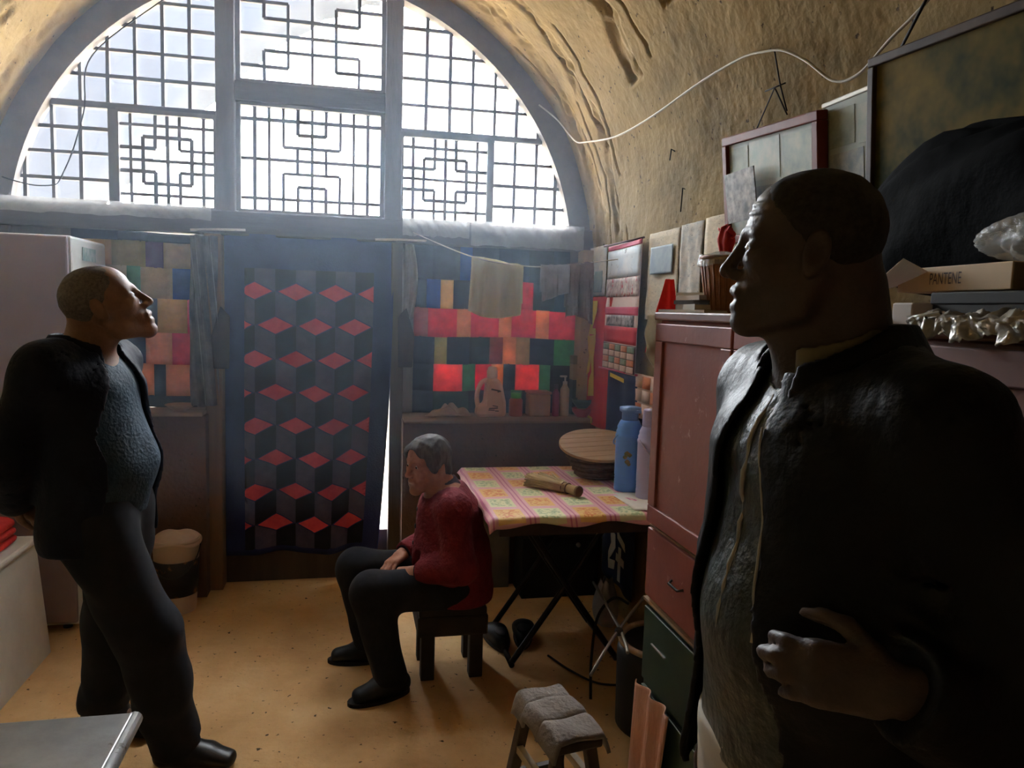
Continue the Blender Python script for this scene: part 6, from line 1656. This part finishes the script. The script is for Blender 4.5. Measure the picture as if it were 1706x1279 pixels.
    tr.slab((0.01, 0, 0.80), (0.01, 0, 0.90), 0.16, 0.155, 0.12, 0.12, (0, 1, 0), 0.04)
    for q_ in (1, -1):
        tr.chain([HP[q_], KN[q_], (AN[q_][0] - 0.01, AN[q_][1], AN[q_][2] + 0.0)], [0.115, 0.098, 0.082], 0.04)
    Pt = tr.grid(); tr.d = tr.d + folds(Pt, 0.011, 24, 24).astype(np.float32)
    tr.d = np.maximum(tr.d, (0.045 - Pt[..., 2] + 0.06 * (Pt[..., 1] > 0)).astype(np.float32))
    kid(root, 'trousers', tr, mat('black_trousers', (22, 22, 28), (30, 30, 36), rough=0.85, scale=20))
    M_LEA = mat('black_leather', (20, 18, 18), (34, 30, 30), rough=0.35, scale=20)
    for q_ in (1, -1):
        A = np.array(AN[q_]); To = np.array(TO[q_]); so = Sdf([[(min(A[0], To[0]) - 0.12, max(A[0], To[0]) + 0.08, 0.006)], [(A[1] - 0.09, A[1] + 0.09, 0.006)], [(-0.012, 0.26, 0.006)]])
        heel = A + np.array((-0.045, 0, -0.045)); ball = To + np.array((-0.07, 0, 0.012))
        so.slab(heel, A + np.array((0.03, 0, -0.03)), 0.040, 0.042, 0.042, 0.045, (0, 1, 0), 0.03); so.slab(A + np.array((0.02, 0, -0.035)), ball, 0.044, 0.048, 0.045, 0.034, (0, 1, 0), 0.03); so.slab(ball, To + np.array((0, 0, 0.0)), 0.048, 0.042, 0.032, 0.024, (0, 1, 0), 0.02)
        Ps = so.grid(); so.d = np.maximum(so.d, -Ps[..., 2].astype(np.float32) + 0.001)
        kid(root, 'shoe', so, M_LEA)
    return root
far_man()
# ------------------------------------------------------------------ seated woman
def woman():
    hc = (0.125, 0.0, 0.892); HR = rotm(math.radians(28), math.radians(-6), 0); hs = 0.93
    SH = {1: (0.045, 0.155, 0.735), -1: (0.045, -0.155, 0.735)}
    EL = {1: (0.02, 0.215, 0.515), -1: (0.06, -0.215, 0.52)}
    WR = {1: (0.185, 0.115, 0.475), -1: (0.215, -0.085, 0.485)}
    HP = {1: (0.03, 0.085, 0.40), -1: (0.03, -0.085, 0.40)}
    KN = {1: (0.36, 0.115, 0.405), -1: (0.40, -0.13, 0.42)}
    AN = {1: (0.285, 0.165, 0.075), -1: (0.345, -0.15, 0.075)}
    TO = {1: (0.405, 0.20, 0.03), -1: (0.475, -0.165, 0.03)}
    ax = [[(-0.16, 0.02, 0.010), (0.02, 0.30, 0.004), (0.30, 0.54, 0.010)], [(-0.30, -0.11, 0.010), (-0.11, 0.13, 0.004), (0.13, 0.30, 0.010)], [(-0.01, 0.40, 0.010), (0.40, 0.56, 0.004), (0.56, 0.76, 0.010), (0.76, 1.03, 0.004)]]
    b = Sdf(ax)
    add_head(b, hc, HR, hs, nose=0.95, open_mouth=0.25, cheeks=1.0, wrinkle=0.001)
    b.cone((0.05, 0, 0.74), (0.09, 0, 0.85), 0.056, 0.052, 0.03)
    b.slab((0.04, 0, 0.68), (0.045, 0, 0.745), 0.14, 0.10, 0.10, 0.07, (0, 1, 0), 0.05)
    b.slab((0.02, 0, 0.50), (0.04, 0, 0.68), 0.145, 0.145, 0.125, 0.11, (0, 1, 0), 0.05)
    b.slab((0.0, 0, 0.38), (0.02, 0, 0.50), 0.16, 0.15, 0.125, 0.13, (0, 1, 0), 0.05)
    for q in (1, -1):
        b.chain([(0.045, q * 0.10, 0.745), SH[q], EL[q], WR[q]], [0.05, 0.05, 0.04, 0.025], 0.03)
        b.chain([HP[q], KN[q], AN[q]], [0.085, 0.058, 0.04], 0.03); b.chain([AN[q], tuple(np.array(TO[q]) * 0.7 + np.array(AN[q]) * 0.3)], [0.034, 0.016], 0.02)
    add_hand(b, WR[1], (0.80, -0.42, -0.15), (0.1, 0.25, 0.95), 0.90, 0.42, -1)
    add_hand(b, WR[-1], (0.62, 0.72, -0.20), (0.2, -0.1, 0.95), 0.90, 0.30, 1)
    Pb = b.grid(); b.d = np.maximum(b.d, np.where(Pb[..., 0] < 0.16, 0.318 - Pb[..., 2], -1).astype(np.float32))
    root = link_mesh('person', b.mesh('person', 2), M_SKIN3)
    root.location = (0.435, 3.01, 0.0); root.rotation_euler = (0, 0, math.radians(183))
    setp(root, 'elderly woman in a dark red jacket sitting on a low stool, hands on her lap', 'person')
    eyes(root, hc, HR, hs)
    c = np.array(hc); T = lambda p: c + HR @ (np.array(p) * hs)
    h = Sdf([[(0.0, 0.28, 0.004)], [(-0.12, 0.12, 0.004)], [(0.78, 1.04, 0.004)]])
    h.ell(T((-0.016, 0, 0.036)), np.array((0.096, 0.086, 0.090)) * hs, HR, 0.01); h.ell(T((0.026, 0, 0.056)), np.array((0.066, 0.071, 0.058)) * hs, HR, 0.02)
    h.ell(T((-0.045, 0, -0.035)), np.array((0.060, 0.080, 0.055)) * hs, HR, 0.03)
    for y in (-1, 1): h.ell(T((0.020, y * 0.070, 0.015)), np.array((0.026, 0.016, 0.045)) * hs, HR, 0.02)
    h.ell(T((0.066, -0.050, 0.052)), np.array((0.024, 0.018, 0.030)) * hs, HR, 0.015)
    P = h.grid(); q = ((P - c) @ HR) / hs
    face = np.sqrt(((q[..., 0] - 0.11) / 0.085) ** 2 + (q[..., 1] / 0.060) ** 2 + ((q[..., 2] + 0.020) / 0.100) ** 2) - 1
    h.d = np.maximum(h.d, (-face * 0.06).astype(np.float32)) + folds(P, 0.0034, 120, 5).astype(np.float32)
    kid(root, 'hair', h, mat('grey_hair', (104, 100, 100), (60, 56, 56), rough=0.6, scale=40, stretch=(1, 1, 0.3)))
    cx = [[(-0.20, 0.34, 0.007)], [(-0.32, 0.32, 0.007)], [(0.28, 0.86, 0.007)]]
    t = Sdf(cx)
    t.slab((0.035, 0, 0.68), (0.045, 0, 0.755), 0.155, 0.105, 0.118, 0.08, (0, 1, 0), 0.05)
    t.slab((0.02, 0, 0.50), (0.035, 0, 0.68), 0.168, 0.16, 0.150, 0.128, (0, 1, 0), 0.05)
    t.slab((-0.005, 0, 0.37), (0.02, 0, 0.50), 0.185, 0.17, 0.150, 0.152, (0, 1, 0), 0.05)
    for q_ in (1, -1): t.chain([(0.045, q_ * 0.09, 0.75), SH[q_], EL[q_], tuple(np.array(WR[q_]) * 0.95 + np.array(EL[q_]) * 0.05)], [0.058, 0.066, 0.060, 0.045], 0.035)
    P = t.grid(); t.d = t.d + folds(P, 0.0055, 26, 40).astype(np.float32) + folds(P, 0.002, 70, 41).astype(np.float32)
    body = t.copy()
    t.d = np.maximum(t.d, (0.325 - P[..., 2]).astype(np.float32))
    for q_ in (1, -1):
        wv = np.array(WR[q_]) - np.array(EL[q_]); wv /= np.linalg.norm(wv)
        t.d = np.maximum(t.d, np.where(np.linalg.norm(P - np.array(WR[q_]), axis=-1) < 0.09, ((P - (np.array(WR[q_]) - wv * 0.012)) @ wv), -1).astype(np.float32))
    rn = np.sqrt((P[..., 0] - 0.055) ** 2 + P[..., 1] ** 2)
    t.d = np.maximum(t.d, np.where(rn < 0.10, P[..., 2] - 0.785 + 0.35 * (P[..., 0] - 0.05), -1).astype(np.float32)); t.cone((0.07, 0, 0.74), (0.09, 0, 0.90), 0.062, 0.07, 0.01, 'cut')
    kid(root, 'jacket', t, mat('dark_red_knit', (116, 32, 44), (134, 42, 54), rough=0.9, scale=24, bump=0.5, bscale=70))
    cl = Sdf([[(-0.06, 0.20, 0.005)], [(-0.12, 0.12, 0.005)], [(0.70, 0.88, 0.005)]])
    cl.cone((0.055, 0, 0.755), (0.085, 0, 0.825), 0.082, 0.066, 0.02); d0 = cl.d.copy(); cl.d = np.maximum(d0, -(d0 + 0.012)); Pc = cl.grid(); cl.d += folds(Pc, 0.004, 60, 8).astype(np.float32)
    cl.d = np.maximum(cl.d, (np.abs(Pc[..., 2] - 0.792 + 0.35 * (Pc[..., 0] - 0.06)) - 0.030).astype(np.float32))
    kid(root, 'scarf', cl, mat('dark_scarf', (52, 36, 46), (84, 50, 58), rough=0.9, scale=40))
    for q_ in (1, -1):
        wv = np.array(WR[q_]) - np.array(EL[q_]); wv /= np.linalg.norm(wv); w0 = np.array(WR[q_]) - wv * 0.022
        MB().tube([Vector((w0 - wv * 0.012).tolist()), Vector((w0 + wv * 0.016).tolist())], [0.041, 0.036], 20).build('cuff', mat('black_cuff', (30, 24, 34), (60, 40, 60), rough=0.9, scale=60), root)
    for z_ in (0.70, 0.63, 0.56, 0.49):
        iy = int(np.argmin(np.abs(body.ax[1]))); iz = int(np.argmin(np.abs(body.ax[2] - z_))); k = np.where(body.d[:, iy, iz] < 0)[0]
        if len(k): MB().ell((float(body.ax[0][k[-1]]) + 0.002, 0.0, z_), (0.005, 0.010, 0.010), 12, 8).build('button', M_BLACK, root)
    tr = Sdf([[(-0.18, 0.52, 0.009)], [(-0.26, 0.28, 0.009)], [(0.03, 0.53, 0.009)]])
    tr.slab((0.0, 0, 0.385), (0.01, 0, 0.44), 0.165, 0.16, 0.13, 0.13, (0, 1, 0), 0.04)
    for q_ in (1, -1): tr.chain([HP[q_], KN[q_], AN[q_]], [0.094, 0.078, 0.066], 0.04)
    Pt = tr.grid(); tr.d = tr.d + folds(Pt, 0.006, 26, 33).astype(np.float32); tr.d = np.maximum(tr.d, (0.06 - Pt[..., 2]).astype(np.float32)); tr.d = np.maximum(tr.d, np.where(Pt[..., 0] < 0.16, 0.312 - Pt[..., 2], -1).astype(np.float32))
    kid(root, 'trousers', tr, mat('dark_trousers', (26, 26, 32), (36, 36, 42), rough=0.9, scale=20))
    for q_ in (1, -1):
        A = np.array(AN[q_]); To = np.array(TO[q_]); f = To - A; f[2] = 0; f /= np.linalg.norm(f); sd = np.array((-f[1], f[0], 0))
        so = Sdf([[(A[0] - 0.11, To[0] + 0.07, 0.006)], [(min(A[1], To[1]) - 0.08, max(A[1], To[1]) + 0.08, 0.006)], [(-0.012, 0.16, 0.006)]])
        so.slab(A - f * 0.045 + np.array((0, 0, -0.03)), A + f * 0.03 + np.array((0, 0, -0.025)), 0.040, 0.042, 0.045, 0.048, sd, 0.03); so.slab(A + f * 0.02 + np.array((0, 0, -0.03)), To, 0.044, 0.042, 0.042, 0.028, sd, 0.03)
        Ps = so.grid(); so.d = np.maximum(so.d, -Ps[..., 2].astype(np.float32) + 0.001)
        kid(root, 'shoe', so, M_SHOE)
        MB().poly([(math.cos(a) * (0.128), math.sin(a) * 0.050 * (1 + 0.1 * math.cos(a))) for a in np.linspace(0, 2 * PI, 28)[:-1]], lambda u, v: ((A + f * (0.045 + u) + sd * v)[0], (A + f * (0.045 + u) + sd * v)[1], 0.0), 0.014, (0, 0, 1)).build('sole', M_SOLE, root)
    return root
woman()
# ================================================================== HAZE VOLUME ADDED TO IMITATE WINDOW GLARE
hz = bpy.data.materials.new('glare_haze'); hz.use_nodes = True
_n = hz.node_tree; _n.nodes.remove(_n.nodes['Principled BSDF'])
_v = _n.nodes.new('ShaderNodeVolumeScatter'); _v.inputs['Density'].default_value = 0.095; _v.inputs['Anisotropy'].default_value = 0.2
_v.inputs['Color'].default_value = (0.66, 0.82, 1.0, 1)
_n.links.new(_v.outputs[0], _n.nodes['Material Output'].inputs['Volume'])
prof = [(XL + 0.08, 0.8), (XR - 0.08, 0.8)] + [(CX + (RV - 0.08) * math.cos(a), ZC + (RV - 0.08) * math.sin(a)) for a in np.linspace(0, PI, 24)]
hzo = MB().poly(prof, lambda u, v: (u, 2.55, v), 1.47, (0, 1, 0)).build('haze', hz)
setp(hzo, 'thin haze added to imitate glare before the bright windows', 'haze', kind='stuff')
